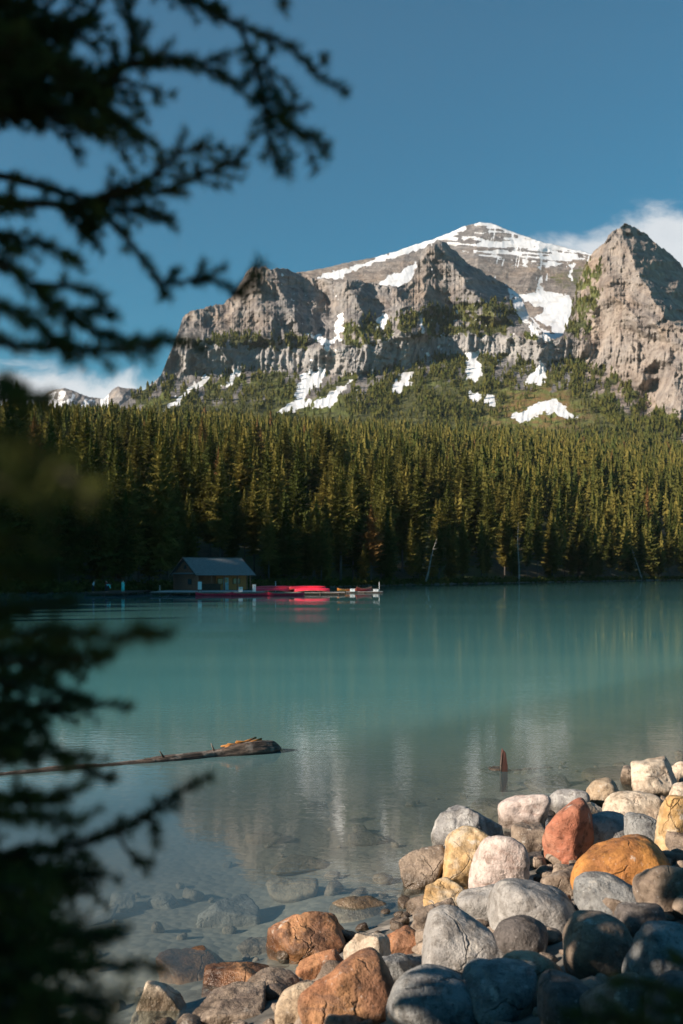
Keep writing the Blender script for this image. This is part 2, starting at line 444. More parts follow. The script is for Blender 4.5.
front_snow = [
 [(163, 411), (191, 384), (208, 374), (206, 384), (183, 400), (171, 409)], [(220, 387), (237, 370), (242, 372), (229, 384)],
 [(267, 420), (294, 400), (302, 376), (323, 368), (322, 386), (306, 394), (310, 405), (290, 413)], [(310, 408), (331, 390), (351, 380), (343, 391), (334, 407)],
 [(392, 394), (400, 376), (414, 370), (412, 380), (398, 393)], [(327, 350), (306, 333), (323, 337), (333, 339), (339, 316), (346, 312), (344, 329), (335, 344)],
 [(374, 330), (380, 316), (391, 317), (385, 330)], [(524, 385), (537, 364), (546, 363), (543, 381)],
 [(506, 420), (541, 401), (553, 398), (579, 419), (566, 420), (545, 413), (522, 422)], [(467, 353), (478, 350), (481, 380), (468, 380)],
 [(418, 319), (423, 319), (424, 333), (419, 333)], [(470, 392), (480, 393), (480, 402), (472, 400)], [(425, 352), (431, 352), (429, 360)],
 [(485, 395), (497, 394), (495, 405), (487, 405)], [(508, 284), (520, 295), (530, 318), (541, 331), (555, 339), (549, 342), (530, 331), (515, 312)]]
front_bench_trees = [[(190, 336), (300, 335), (318, 342), (300, 350), (190, 345)], [(385, 318), (440, 305), (500, 300), (520, 312), (541, 338), (500, 336), (400, 337), (345, 350), (345, 325)],
                     [(577, 290), (590, 262), (600, 258), (600, 300), (590, 335), (565, 340)]]
def a_front(x, y):
    ct, cb_ = band(x, y)
    wx = x + (fbm(x / 5., y / 5., 4, 21) - .5) * 12; wy = y + (fbm(x / 5., y / 5., 4, 22) - .5) * 12
    sn = np.zeros_like(x)
    for p in front_snow: sn = np.maximum(sn, poly_mask(wx, wy, p, 4.5))
    ex = fbm(x / 3., y / 5., 4, 91)
    sn = np.maximum(sn, sstep(.72, .80, ex) * (y < cb_ + 25) * (x > 280) * (x < 560) * .62)
    tal = sstep(cb_ - 2, cb_ + 5, y)
    tal = tal * (1 - .85 * sstep(.50, .58, fbm(x / 9. + y / 20., y / 14., 4, 55)) * (1 - .75 * sstep(cb_ + 16, cb_ + 44, y)))
    be = np.zeros_like(x)
    for p in front_bench_trees: be = np.maximum(be, poly_mask(wx, wy, p, 6))
    ve = np.maximum(tal, be * sstep(.42, .5, fbm(x / 6., y / 6., 3, 33)))
    wm = sstep(555, 600, x) * .70 + .55 * sstep(178, 190, x) * (1 - sstep(262, 285, x)) * (1 - sstep(330, 345, y)) + .5 * poly_mask(x, y, [(405, 290), (425, 240), (450, 245), (440, 335), (400, 335)], 14)
    wm = wm + .25 * sstep(.5, .65, fbm(x / 25., y / 18., 3, 44)) - .3 * sstep(335, 345, y) * (x < 560)
    md = poly_mask(wx, wy, [(485, 425), (512, 385), (560, 382), (590, 420), (560, 434)], 26)
    pl = sstep(-3, 2, y - ct) * (1 - sstep(cb_ - 1, cb_ + 4, y)) * (1 - .8 * sstep(560, 590, x))
    return {'snow': sn, 'veg': ve, 'warm': np.clip(wm, 0, 1), 'meadow': md, 'pale': pl}
R_front = [
 ([(624, 222), (621, 236), (630, 250), (633, 266), (643, 281), (652, 304), (676, 326), (725, 345), (830, 425)], (60, 620), 60, 110),
 ([(440, 240), (450, 260), (466, 284), (484, 304), (500, 318)], (75, 230), 34, 46),
 ([(428, 250), (424, 290), (418, 334)], 45, 22, 26),
 ([(252, 265), (258, 300), (264, 336)], 45, 34, 20),
 ([(273, 268), (284, 300), (304, 337)], 75, 40, 24),
 ([(345, 281), (357, 305), (364, 334)], 58, 30, 22),
 ([(398, 285), (400, 310), (396, 335)], 45, 24, 18),
 ([(204, 306), (206, 322), (204, 340)], 26, 16, 12),
 ([(185, 314), (186, 335), (183, 375)], 20, 10, 16),
 ([(600, 262), (603, 285), (612, 320), (618, 355)], 30, 26, 26),
 ([(664, 352), (672, 365), (674, 385), (678, 425)], 45, 26, 40),
 ([(610, 284), (624, 305), (646, 336)], 32, 11, 13), ([(636, 300), (652, 318), (670, 342)], 26, 10, 12),
 ([(632, 345), (636, 362), (640, 382)], 24, 22, 18),
 ([(587, 262), (590, 300), (582, 350)], 28, 16, 14),
 ([(320, 345), (325, 372)], 16, 10, 10), ([(470, 336), (472, 352)], 12, 14, 8),
 ([(325, 290), (332, 315)], -40, 16, 14), ([(660, 372), (652, 400), (646, 415)], -45, 16, 16)]
FX, FY, FP, FA = sheet('mountain', -110, 790, FS, [(-120, 462), (800, 462)], [(-120, 1420), (300, 1400), (683, 1330), (800, 1330)], k_front, R_front, a_front, 1.0, .72, 250, 1, 1.0, r_front,
    lambda x, y: np.maximum(sstep(-4, 2, y - band(x, y)[0]), .5 * sstep(585, 610, x) * sstep(270, 320, y)))

BS = [(250, 300), (280, 276), (300, 272), (320, 269), (343, 263), (376, 257), (400, 250), (420, 243), (440, 237), (455, 230), (468, 225), (480, 222),
      (492, 223), (505, 229), (520, 234), (540, 241), (560, 246), (575, 250), (590, 253), (620, 262), (660, 290)]
back_snow = [[(314, 279), (340, 279), (351, 272), (375, 263), (400, 256), (430, 246), (455, 235), (468, 229), (466, 224), (440, 236), (412, 246), (390, 252), (362, 264), (340, 270), (325, 272)],
 [(374, 285), (390, 275), (417, 262), (414, 283), (398, 288)], [(516, 294), (540, 291), (566, 295), (578, 303), (573, 322), (566, 342), (557, 342), (549, 326), (533, 318), (545, 309), (530, 303)],
 [(569, 263), (573, 263), (572, 281), (569, 281)], [(518, 308), (560, 340), (550, 342), (516, 318)], [(538, 276), (541, 276), (543, 294), (538, 294)]]
def a_back(x, y):
    ys = np.interp(x, [p[0] for p in BS], [p[1] for p in BS])
    wx = x + (fbm(x / 5., y / 5., 4, 71) - .5) * 9; wy = y + (fbm(x / 4., y / 4., 3, 72) - .5) * 5
    sn = np.zeros_like(x)
    for p in back_snow: sn = np.maximum(sn, poly_mask(wx, wy, p, 3.5))
    low = np.interp(x, [400, 440, 470, 500, 545, 588, 600], [248, 250, 252, 264, 268, 258, 255])
    top = 1 - sstep(low - 4, low + 4, y)
    s2 = fbm(x / 26. + y / 30., (y - .08 * x) / 1.9, 3, 73) * .65 + fbm(x / 5., y / 5., 3, 74) * .35
    sn = np.maximum(sn, top * sstep(.485, .54, s2 + .05 * sstep(455, 500, x)))
    sn = np.maximum(sn, (1 - sstep(1, 3.5, y - ys)) * (x > 480))
    vstreak = sstep(.66, .70, fbm(x / 2.6 + y / 14., y / 26., 3, 75)) * sstep(480, 500, x) * (1 - sstep(275, 285, y))
    sn = np.maximum(sn, vstreak)
    wm = .55 * sstep(250, 275, y) + .2
    ve = poly_mask(wx, wy, [(540, 275), (585, 262), (590, 290), (560, 292)], 10) * .5
    return {'snow': np.clip(sn, 0, 1), 'veg': ve, 'warm': wm + 0 * x, 'meadow': np.zeros_like(x)}
R_back = [([(480, 222), (478, 250), (470, 290)], 110, 60, 70), ([(540, 240), (535, 265), (525, 290)], 35, 22, 25), ([(405, 250), (400, 290)], 30, 40, 30)]
sheet('mountain_summit', 252, 655, BS, [(250, 350), (660, 350)], [(250, 2150), (660, 2080)],
      lambda x, y: np.where(y > 295, 8.5, 8.0), R_back, a_back, .38, .72, 150, 5, .35)
LS = [(-100, 440), (20, 425), (40, 404), (47, 393), (55, 389), (65, 388), (78, 393), (90, 397), (104, 399), (112, 390), (118, 387), (135, 389), (160, 396), (230, 415)]
def a_left(x, y):
    n_ = fbm(x / 3.5 + y / 9., y / 9., 4, 81)
    sn = sstep(.50, .56, n_) * (1 - sstep(98, 104, x)) * (x > 40) * .95
    sn = np.maximum(sn, poly_mask(x, y, [(100, 399), (109, 392), (108, 412), (100, 414)], 1.5))
    sn = sn * (1 - (1 - sstep(1, 4, y - np.interp(x, [p[0] for p in LS], [p[1] for p in LS]))) * (x < 100))
    return {'snow': sn, 'veg': np.zeros_like(x), 'warm': .1 + 0 * x, 'meadow': 0 * x}
sheet('distant_mountain', -90, 220, LS, [(-100, 450), (230, 450)], [(-100, 2800), (230, 2800)], lambda x, y: 10 + 0 * x,
      [([(64, 388), (70, 420)], 90, 22, 30), ([(118, 386), (122, 420)], 90, 14, 40)], a_left, 1.3, .8, 60, 9, .4)

# ------------------------------------------------------------------ conifers
rng = np.random.default_rng(11)
def crown(rs, h, rad, whorls, nb, nleaf, base=.12, top_pow=.8, wide=1.0):
    V = []
    for wi in range(whorls):
        t = (wi + rs.random() * .7) / whorls
        z = h * (base + (1 - base) * t)
        prof = rad * (min(1, (1 - t) * 1.75) ** (.75 + .3 * top_pow) + .03) * min(1, .55 + t * 3.0)
        a0 = rs.random() * 6.28
        for b in range(nb):
            a = a0 + 6.283 * (b + rs.normal() * .22) / nb
            L = prof * (.55 + .75 * rs.random())
            if rs.random() < .07: L *= 1.3
            if rs.random() < .10: continue
            d = np.array([math.cos(a), math.sin(a)]); s = np.array([-d[1], d[0]])
            dr = .25 + .35 * rs.random() - .35 * t
            def pt(q): return np.array([d[0] * L * q, d[1] * L * q, z - dr * L * q + .30 * L * q * q * (.5 + t)])
            for i in range(nleaf):
                q0 = (i + .1) / nleaf * .92; q1 = q0 + 1.15 / nleaf
                wd = (.34 * L * (1.05 - .75 * q0) + .10) * wide
                for sg in (-1, 1):
                    q2 = q0 + .9 / nleaf
                    tip = pt(q2) + np.array([s[0] * sg * wd * (.6 + .7 * rs.random()), s[1] * sg * wd * (.6 + .7 * rs.random()), -wd * (.25 + .5 * rs.random())])
                    V += [pt(q0), pt(min(q1, 1.05)), tip]
    # leader
    r = rad * .07
    V += [(r, 0, h * .93), (-r, r, h * .93), (0, 0, h * 1.02), (0, -r, h * .93), (r, r, h * .93), (0, 0, h * 1.02)]
    return np.array(V, float).reshape(-1, 3)
def cone_crown(rs, h, rad, layers, n, base=.1, tp=.85):
    V = []
    for i in range(layers):
        t = i / layers
        z0 = h * (base + (1 - base) * t); z1 = h * min(1.0, base + (1 - base) * (t + 1.9 / layers))
        r_ = rad * min(1, (1 - t) * 1.8) ** (.7 + .35 * tp) * rs.uniform(.85, 1.1) * min(1, .6 + 3 * t) + .12
        ph = rs.random() * 6.28; m_ = n * 2; rim = []
        for j in range(m_):
            q = r_ * (rs.uniform(.85, 1.2) if j % 2 == 0 else rs.uniform(.45, .65)); a = ph + 6.283 * j / m_
            rim.append((q * math.cos(a), q * math.sin(a), z0 - (.12 * r_ if j % 2 == 0 else -.12 * r_) * rs.uniform(.5, 2)))
        for j in range(m_): V += [rim[j], rim[(j + 1) % m_], (0, 0, z1)]
    return np.array(V, float)
def trunk_tris(h, r, n=6, lean=0):
    V = []
    for i in range(n):
        a, b = 6.283 * i / n, 6.283 * (i + 1) / n
        p = lambda an, z, rr: (rr * math.cos(an), rr * math.sin(an), z)
        V += [p(a, -.6, r), p(b, -.6, r), p(b, h * .95, r * .15), p(a, -.6, r), p(b, h * .95, r * .15), p(a, h * .95, r * .15)]
    return np.array(V, float)
def tri_mesh(name, V, mat, attrs=None, midx=None):
    n = len(V) // 3
    return np_mesh(name, V, np.arange(n * 3).reshape(n, 3), mat, False, attrs, midx)

def needle_mat(name, merged):
    m = N(name)
    r = m.n('Attribute', attribute_name='tint').outputs['Fac'] if merged else m.n('ObjectInfo').outputs['Random']
    tc = m.n('TexCoord').outputs['Object']
    ns = m.noise(m.mapping(tc, (.8, .8, .8)), 1.0, 3)
    c = m.mix(r, (.070, .085, .024), (.215, .172, .044))
    c = m.mix(m.mr(ns, .35, .7), m.mix(1.0, c, (.62, .68, .7), 'MULTIPLY'), c)
    c = m.mix(m.mr(r, .975, .985, 0, 1), c, (.15, .085, .035))
    d_ = m.n('BsdfDiffuse'); m.l(c, d_.inputs[0])
    t_ = m.n('BsdfTranslucent'); m.l(c, t_.inputs[0])
    mx_ = m.n('MixShader'); mx_.inputs[0].default_value = .22
    m.l(d_.outputs[0], mx_.inputs[1]); m.l(t_.outputs[0], mx_.inputs[2]); m.l(mx_.outputs[0], m.out.inputs[0])
    return m.m
M_needle = needle_mat('conifer_needles', False); M_needle_m = needle_mat('forest_needles', True)
M_trunk = simple('conifer_bark', (.06, .05, .045), (.13, .115, .10), 3, .9, .5, (1, 1, .2))

protos = []
for i in range(8):
    rs = np.random.default_rng(100 + i)
    hh_ = 22.0
    bs_ = rs.choice([.06, .14, .25, .1]); rd_ = rs.uniform(2.1, 3.0)
    cr = np.concatenate([crown(rs, hh_, rd_, 42, 8, 6, bs_, rs.uniform(.55, .8), 1.25), cone_crown(rs, hh_, rd_ * .5, 18, 5, bs_ + .04)])
    protos.append((tri_mesh('conifer_crown', cr, M_needle), tri_mesh('conifer_trunk', trunk_tris(hh_, .24), M_trunk)))
lod1 = [np.concatenate([crown(np.random.default_rng(200 + i), 22, 2.5 + .35 * (i % 3), 17, 6, 3, .15, .60 + .05 * (i % 3), 1.5),
                        cone_crown(np.random.default_rng(250 + i), 22, 1.6, 10, 4, .18)]) for i in range(8)]
lod2 = [np.concatenate([crown(np.random.default_rng(300 + i), 22, 2.5 + .3 * (i % 3), 9, 5, 1, .2, .62, 1.6),
                        cone_crown(np.random.default_rng(350 + i), 22, 2.3, 9, 4, .1)]) for i in range(8)]
lod3 = [cone_crown(np.random.default_rng(400 + i), 22, 3.2 + .3 * (i % 3), 7, 4, .1, .68) for i in range(8)]

def scatter(dmin, dmax, spacing, thmin, thmax, seed, smin=3):
    r = np.random.default_rng(seed)
    area = math.radians(thmax - thmin) / 2 * (dmax ** 2 - dmin ** 2)
    n = int(area / spacing ** 2 * 1.0)
    th = np.radians(r.uniform(thmin, thmax, n)); D = np.sqrt(r.uniform(dmin ** 2, dmax ** 2, n))
    X, Y = D * np.sin(th), D * np.cos(th)
    s = D - d_shore(np.degrees(th))
    # keep trees apart: one per jittered cell
    key = np.floor(X / spacing * 1.25).astype(int) * 100003 + np.floor(Y / spacing * 1.25).astype(int)
    _, idx = np.unique(key, return_index=True)
    k = np.zeros(n, bool); k[idx] = True
    k &= s > smin
    return X[k], Y[k], D[k], np.degrees(th)[k]
def tree_h(X, Y, D, th, r):
    h = r.normal(20.5, 5.2, len(X)).clip(8, 32)
    h = h * (1 + .16 * sstep(-13, -17, th) * sstep(260, 200, D) - .10 * sstep(8, 16, th))
    return h
A = scatter(150, 520, 8.2, -22, 22, 1)
rr = np.random.default_rng(5)
hA = tree_h(*A, rr)
order = np.argsort(A[2] / hA)
# extra slim trees on the very edge of the shore
E_th = np.sort(rr.uniform(-21, 21, 90)); E_D = d_shore(E_th) + rr.uniform(2.5, 9, 90)
E_h = rr.normal(15, 4, 90).clip(7, 22)
vis = np.abs(A[3]) < 19.6
front_idx = [i for i in order if vis[i]][:205]
items = [(A[0][i], A[1][i], hA[i], A[3][i]) for i in front_idx]
for t_, D_, h_ in zip(E_th, E_D, E_h):
    a_ = math.radians(t_); x_, y_ = D_ * math.sin(a_), D_ * math.cos(a_)
    px_ = 341.5 + F * x_ / y_
    if 160 < px_ < 268 and D_ < 205: continue
    if abs(t_) < 19.4: items.append((x_, y_, h_, t_))
for j, (x, y, h_, th_) in enumerate(items):
    px_ = 341.5 + F * x / y
    s_ = h_ / 22.0
    root = empty('conifer_tree', (x, y, float(terr(x, y))), random.uniform(0, 6.28))
    wv = random.uniform(.7, 1.3)
    root.scale = (s_ * wv, s_ * wv, s_)
    if px_ < 165: lb, gp = 'tall dark conifer in the shaded lakeside forest left of the boathouse', 'conifers left of the boathouse'
    elif px_ < 270: lb, gp = 'dark conifer in the forest wall directly behind the boathouse', 'conifers behind the boathouse'
    elif px_ < 400: lb, gp = 'dark green conifer on the shore behind the canoe dock', 'conifers behind the canoe dock'
    else: lb, gp = 'slim conifer with sunlit olive top on the far shore right of the canoes', 'conifers on the far shore right of the canoes'
    tag(root, lb, 'tree', gp)
    cm_, tm_ = protos[j % 8]
    link('trunk', tm_, root); link('crown', cm_, root)

def merge(bases, X, Y, Z, Hh, seed, wid=1.0, trunk=None):
    r = np.random.default_rng(seed); out = []; tint = []; mi = []
    var = r.integers(0, len(bases), len(X))
    for v_ in range(len(bases)):
        k = np.where(var == v_)[0]
        if not len(k): continue
        for B, mid in ((bases[v_], 0), (trunk, 1)):
            if B is None: continue
            a = r.uniform(0, 6.28, len(k)); s_ = Hh[k] / 22.0; w_ = s_ ** .6 * r.uniform(.65, 1.35, len(k)) * wid
            ca, sa = np.cos(a)[:, None], np.sin(a)[:, None]
            bx, by, bz = B[:, 0][None], B[:, 1][None], B[:, 2][None]
            vx = (bx * ca - by * sa) * w_[:, None] + X[k][:, None]
            vy = (bx * sa + by * ca) * w_[:, None] + Y[k][:, None]
            vz = bz * s_[:, None] + Z[k][:, None]
            out.append(np.stack([vx, vy, vz], -1).reshape(-1, 3))
            tint.append(np.repeat(r.random(len(k)), B.shape[0])); mi.append(np.full(len(k) * B.shape[0] // 3, mid))
    return np.concatenate(out), np.concatenate(tint), np.concatenate(mi)
build_haze()
parts = []
rest = np.ones(len(A[0]), bool); rest[front_idx] = False
parts.append(merge(lod1, A[0][rest], A[1][rest], terr(A[0][rest], A[1][rest]), hA[rest], 1, 1.0, trunk_tris(22, .2, 4)))
B_ = scatter(520, 900, 9.2, -22, 22, 2); parts.append(merge(lod2, B_[0], B_[1], terr(B_[0], B_[1]), tree_h(*B_, rr), 2))
C_ = scatter(900, 1420, 11.0, -21, 21, 3); parts.append(merge(lod3, C_[0], C_[1], terr(C_[0], C_[1]), tree_h(*C_, rr) * .85, 3))
D_ = scatter(95, 330, 7.0, -84, -22, 4); parts.append(merge(lod2, D_[0], D_[1], terr(D_[0], D_[1]), tree_h(*D_, rr), 4, 1.3))
V_ = np.concatenate([p[0] for p in parts]); T_ = np.concatenate([p[1] for p in parts]); I_ = np.concatenate([p[2] for p in parts])
o = link('forest', tri_mesh('forest', V_, [M_needle_m, M_trunk], {'tint': T_}, I_))
tag(o, 'dense olive green conifer forest covering the slope between lake and cliffs', 'forest', kind='stuff')

# tiny trees on the mountain's lower slope and ledges
snowm, vegm = FA['snow'], FA['veg']
ct_, cb2 = band(FX, FY)
dens = vegm * (snowm < .04) * np.where(FY > cb2, .35 + 1.1 * sstep(.40, .62, fbm(FX / 16., FY / 12., 3, 66)), .8)
dens = dens * (1 - .92 * FA['meadow']) * (FX > -40) * (FX < 730)
dens = dens * (1 - .75 * poly_mask(FX, FY, [(255, 440), (330, 405), (380, 420), (560, 425), (590, 440)], 10))
pr = dens.ravel() * np.abs(np.gradient(FY, axis=1)).ravel(); pr /= pr.sum()
idx = np.random.default_rng(9).choice(len(pr), 8500, p=pr)
q = FP.reshape(-1, 3)[idx]
hs_ = np.random.default_rng(10).normal(10.8, 2.8, len(q)).clip(5, 17)
v4, t4, i4 = merge([cone_crown(np.random.default_rng(500 + i), 22, 3.3, 4, 3, .05) for i in range(6)], q[:, 0], q[:, 1], q[:, 2] - .5, hs_, 8)
o = link('slope_woods', tri_mesh('slope_woods', v4, M_needle_m, {'tint': t4 * .55}))
tag(o, 'scattered small dark conifers on the talus slopes and cliff ledges', 'woods', kind='stuff')

# low shrubs along the far waterline
r = np.random.default_rng(77); n_ = 1500
th = r.uniform(-20, 20, n_); D = d_shore(th) + r.uniform(.3, 5, n_); a = np.radians(th)
X, Y = D * np.sin(a), D * np.cos(a); Z = terr(X, Y)
V = np.zeros((n_, 26, 3, 3)); 
cen = np.stack([X, Y, Z], -1)[:, None, None, :]
sz = r.uniform(.5, 1.7, n_)[:, None, None, None]
dirs = r.normal(size=(n_, 26, 1, 3)); dirs[..., 2] = np.abs(dirs[..., 2]) * .8; dirs /= np.linalg.norm(dirs, axis=-1, keepdims=True)
V = cen + sz * (dirs * r.uniform(.3, 1, (n_, 26, 1, 1)) + r.normal(size=(n_, 26, 3, 3)) * .22)
o = link('shore_undergrowth', tri_mesh('undergrowth', V.reshape(-1, 3), M_needle_m, {'tint': np.repeat(r.random(n_) * .5, 78)}))
tag(o, 'low dark shrubs and saplings fringing the far shoreline', 'undergrowth', kind='stuff')
# ------------------------------------------------------------------ small building kit
class MB:
    def __init__(s): s.bm = bmesh.new()
    def box(s, c, size, rz=0.0, rx=0.0, ry=0.0, bev=0.0):
        from mathutils import Matrix, Euler
        g = bmesh.ops.create_cube(s.bm, size=1)['verts']
        M = Matrix.Translation(c) @ Euler((rx, ry, rz)).to_matrix().to_4x4() @ Matrix.Diagonal((*size, 1))
        bmesh.ops.transform(s.bm, matrix=M, verts=g)
        if bev:
            ed = list({e for v_ in g for e in v_.link_edges})
            bmesh.ops.bevel(s.bm, geom=ed, offset=bev, segments=2, affect='EDGES')
        return s
    def tube(s, p, q, r0, r1=None, n=10):
        r1 = r0 if r1 is None else r1
        p, q = Vector(p), Vector(q); d = q - p
        a = d.orthogonal().normalized(); b = d.normalized().cross(a)
        A = [s.bm.verts.new(p + (a * math.cos(t) + b * math.sin(t)) * r0) for t in [6.2832 * i / n for i in range(n)]]
        B = [s.bm.verts.new(q + (a * math.cos(t) + b * math.sin(t)) * r1) for t in [6.2832 * i / n for i in range(n)]]
        for i in range(n): s.bm.faces.new((A[i], A[(i + 1) % n], B[(i + 1) % n], B[i]))
        s.bm.faces.new(A[::-1]); s.bm.faces.new(B)
        return s
    def poly(s, pts, thick):
        """pts: planar loop; extruded by vector thick"""
        A = [s.bm.verts.new(p) for p in pts]; B = [s.bm.verts.new(Vector(p) + Vector(thick)) for p in pts]
        n = len(A)
        s.bm.faces.new(A[::-1]); s.bm.faces.new(B)
        for i in range(n): s.bm.faces.new((A[i], A[(i + 1) % n], B[(i + 1) % n], B[i]))
        return s
    def build(s, name, mat, parent=None, smooth=False):
        bmesh.ops.recalc_face_normals(s.bm, faces=s.bm.faces)
        me = bpy.data.meshes.new(name); s.bm.to_mesh(me); s.bm.free()
        me.materials.append(mat)
        if smooth: me.polygons.foreach_set('use_smooth', [True] * len(me.polygons))
        return link(name, me, parent)

# ------------------------------------------------------------------ boulders
def rock_mat(name, a, b, c3, speck=.5, patch=2.2, band=0.0, rough=.75):
    m = N(name); tc = m.n('TexCoord').outputs['Object']
    oi = m.n('ObjectInfo'); rnd = oi.outputs['Random']
    off = m.n('CombineXYZ'); m.l(m.math('MULTIPLY', rnd, 37.0), off.inputs[0]); m.l(m.math('MULTIPLY', rnd, 11.0), off.inputs[1])
    v = m.mapping(tc, (1, 1, 1), off.outputs[0])
    n1 = m.noise(v, patch, 6, .6, .6); n2 = m.noise(v, patch * 5, 6, .65); n3 = m.noise(v, 55, 3, .7)
    c = m.mix(m.mr(n1, .36, .64), a, b)
    c = m.mix(m.mr(m.noise(m.mapping(v, (1, 1, 2.2)), patch * 1.7, 5, .6, 1.0), .52, .66, 0, .75), c, c3)
    if band:
        wv = m.n('TexWave'); wv.inputs['Scale'].default_value = band; wv.inputs['Distortion'].default_value = 6; wv.inputs['Detail'].default_value = 3
        m.l(v, wv.inputs['Vector'])
        c = m.mix(m.mr(wv.outputs['Fac'], .55, .95, 0, .5), c, c3)
    c = m.mix(m.mr(n2, .42, .66, 0, .75), c, m.mix(1.0, c, (.52, .50, .48), 'MULTIPLY'))
    c = m.mix(m.mr(n3, .56, .66, 0, speck), c, m.mix(1.0, c, (.35, .35, .36), 'MULTIPLY'))
    c = m.mix(m.mr(m.noise(v, 38, 3, .7), .62, .70, 0, speck * .7), c, (.55, .53, .50))
    c = m.mix(m.mr(m.noise(v, 9, 5, .7), .56, .64, 0, .7), c, m.mix(1.0, c, (.50, .47, .44), 'MULTIPLY'))
    c = m.mix(m.mr(m.noise(m.mapping(v, (1, 1, 1), (7, 3, 1)), 6, 6, .7), .60, .68, 0, .55), c, (.52, .49, .44))
    # pores and hairline cracks
    vo = m.n('TexVoronoi', feature='DISTANCE_TO_EDGE'); vo.inputs['Scale'].default_value = 3.2
    nd = m.n('Mix', data_type='VECTOR'); nd.inputs[0].default_value = .18
    tn = m.n('TexNoise'); tn.inputs['Scale'].default_value = 4; tn.inputs['Detail'].default_value = 4; m.l(v, tn.inputs['Vector'])
    m.l(v, nd.inputs[4]); m.l(tn.outputs['Color'], nd.inputs[5]); m.l(nd.outputs[1], vo.inputs['Vector'])
    crack = m.mr(vo.outputs['Distance'], .0, .022, 1, 0)
    crack = m.math('MULTIPLY', crack, m.mr(n1, .5, .62))
    c = m.mix(m.math('MULTIPLY', crack, .7), c, m.mix(1.0, c, (.3, .28, .26), 'MULTIPLY'))
    # wet band where the lake laps
    sp_ = m.n('SeparateXYZ'); m.l(m.n('NewGeometry').outputs['Position'], sp_.inputs[0])
    wz = m.math('ADD', sp_.outputs['Z'], m.math('MULTIPLY', m.math('SUBTRACT', n1, .5), .30))
    wet = m.mr(wz, .07, .17, 1, 0)
    dry2 = wet; wet = m.math('MULTIPLY', wet, m.mr(wz, -.14, -.02, .1, 1))
    c = m.mix(m.math('MULTIPLY', wet, .85), c, m.mix(1.0, c, (.34, .31, .27), 'MULTIPLY'))
    c = m.mix(m.math('MULTIPLY', m.mr(wz, -.35, -.03, 1, 0), .45), c, (.42, .38, .30))
    hgt = m.math('ADD', m.math('ADD', m.math('MULTIPLY', n2, .6), m.math('MULTIPLY', n3, .12)), m.math('MULTIPLY', crack, -.35))
    hgt = m.math('ADD', hgt, m.math('MULTIPLY', m.noise(v, 24, 4, .7), .25))
    r_ = m.mr(wet, 0, 1, rough, .25, 'LINEAR')
    return m.done(c, r_, m.bump(hgt, .95, .045), .35)
RM = {
 'grey': rock_mat('grey_granite', (.26, .25, .24), (.36, .345, .325), (.20, .185, .17)),
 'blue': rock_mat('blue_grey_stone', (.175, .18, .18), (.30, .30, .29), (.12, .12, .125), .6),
 'cream': rock_mat('cream_quartzite', (.50, .41, .31), (.58, .49, .39), (.38, .28, .20), .3),
 'pink': rock_mat('pink_quartzite', (.50, .41, .37), (.56, .49, .45), (.40, .29, .25), .35),
 'tan': rock_mat('tan_sandstone', (.36, .27, .18), (.46, .37, .27), (.27, .19, .12), .4),
 'gold': rock_mat('golden_stained_quartzite', (.52, .42, .28), (.46, .28, .11), (.55, .47, .36), .25, 1.6),
 'amber': rock_mat('amber_iron_stained_stone', (.46, .21, .055), (.38, .16, .045), (.24, .10, .035), .35, 1.6, .9),
 'red': rock_mat('red_sandstone', (.36, .13, .075), (.40, .19, .12), (.30, .12, .075), .3, 1.8),
 'rust': rock_mat('rust_brown_stone', (.34, .15, .075), (.40, .21, .10), (.16, .085, .055), .4, 2.0, .7),
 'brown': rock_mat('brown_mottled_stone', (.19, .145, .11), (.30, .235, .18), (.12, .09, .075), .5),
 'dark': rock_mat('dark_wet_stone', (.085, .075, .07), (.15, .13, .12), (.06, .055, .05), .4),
 'streak': rock_mat('white_streaked_grey_stone', (.20, .195, .195), (.27, .26, .25), (.46, .45, .43), .5, 2.4, 1.6),
}
def ico(sub):
    bm = bmesh.new(); bmesh.ops.create_icosphere(bm, subdivisions=sub, radius=1)
    V = np.array([v_.co[:] for v_ in bm.verts]); Fc = np.array([[q_.index for q_ in f.verts] for f in bm.faces]); bm.free()
    return V, Fc
ICO5, ICO4, ICO3 = ico(6), ico(5), ico(3)
def rock_verts(V, shape, seed, dims, roll):
    r = np.random.default_rng(seed)
    k = {'r': 11, 'a': 9, 'm': 10}[shape]; p = {'r': 4.5, 'a': 36, 'm': 9}[shape]
    nn = r.normal(size=(k, 3)); nn /= np.linalg.norm(nn, axis=1, keepdims=True)
    nn = np.concatenate([nn, [[1, 0, 0], [-1, 0, 0], [0, 1, 0], [0, -1, 0], [0, 0, 1], [0, 0, -1]]])
    dd = np.concatenate([r.uniform(.78 if shape == 'r' else .68, .97 if shape == 'r' else .95, k), np.full(6, 1.0)])
    dots = np.maximum(V @ nn.T, 0) / dd
    rad = (dots ** p).sum(1) ** (-1.0 / p)
    Q = V * rad[:, None]
    # roll in the picture plane, then fit to the wanted box
    ca, sa = math.cos(roll), math.sin(roll)
    Q = Q / np.abs(Q).max(0)
    Q = Q * np.array(dims) / 2
    Q = np.stack([Q[:, 0] * ca - Q[:, 2] * sa, Q[:, 1], Q[:, 0] * sa + Q[:, 2] * ca], -1)
    s_ = min(dims); so_ = seed * 3.7 % 50
    U = Q / s_ + so_
    disp = (fbm3(U * 1.6, 3, seed) - .5) * {'r': .17, 'a': .13, 'm': .18}[shape] + (fbm3(U * 6, 3, seed + 5) - .5) * {'r': .035, 'a': .07, 'm': .05}[shape]
    disp = disp - np.maximum(0, ridged(U[:, 0] * 2 + U[:, 2] * .8, U[:, 1] * 2 + U[:, 2] * 1.3, 2, seed + 8) - .80) * {'r': .10, 'a': .16, 'm': .16}[shape]
    return Q + V * (disp * s_)[:, None]
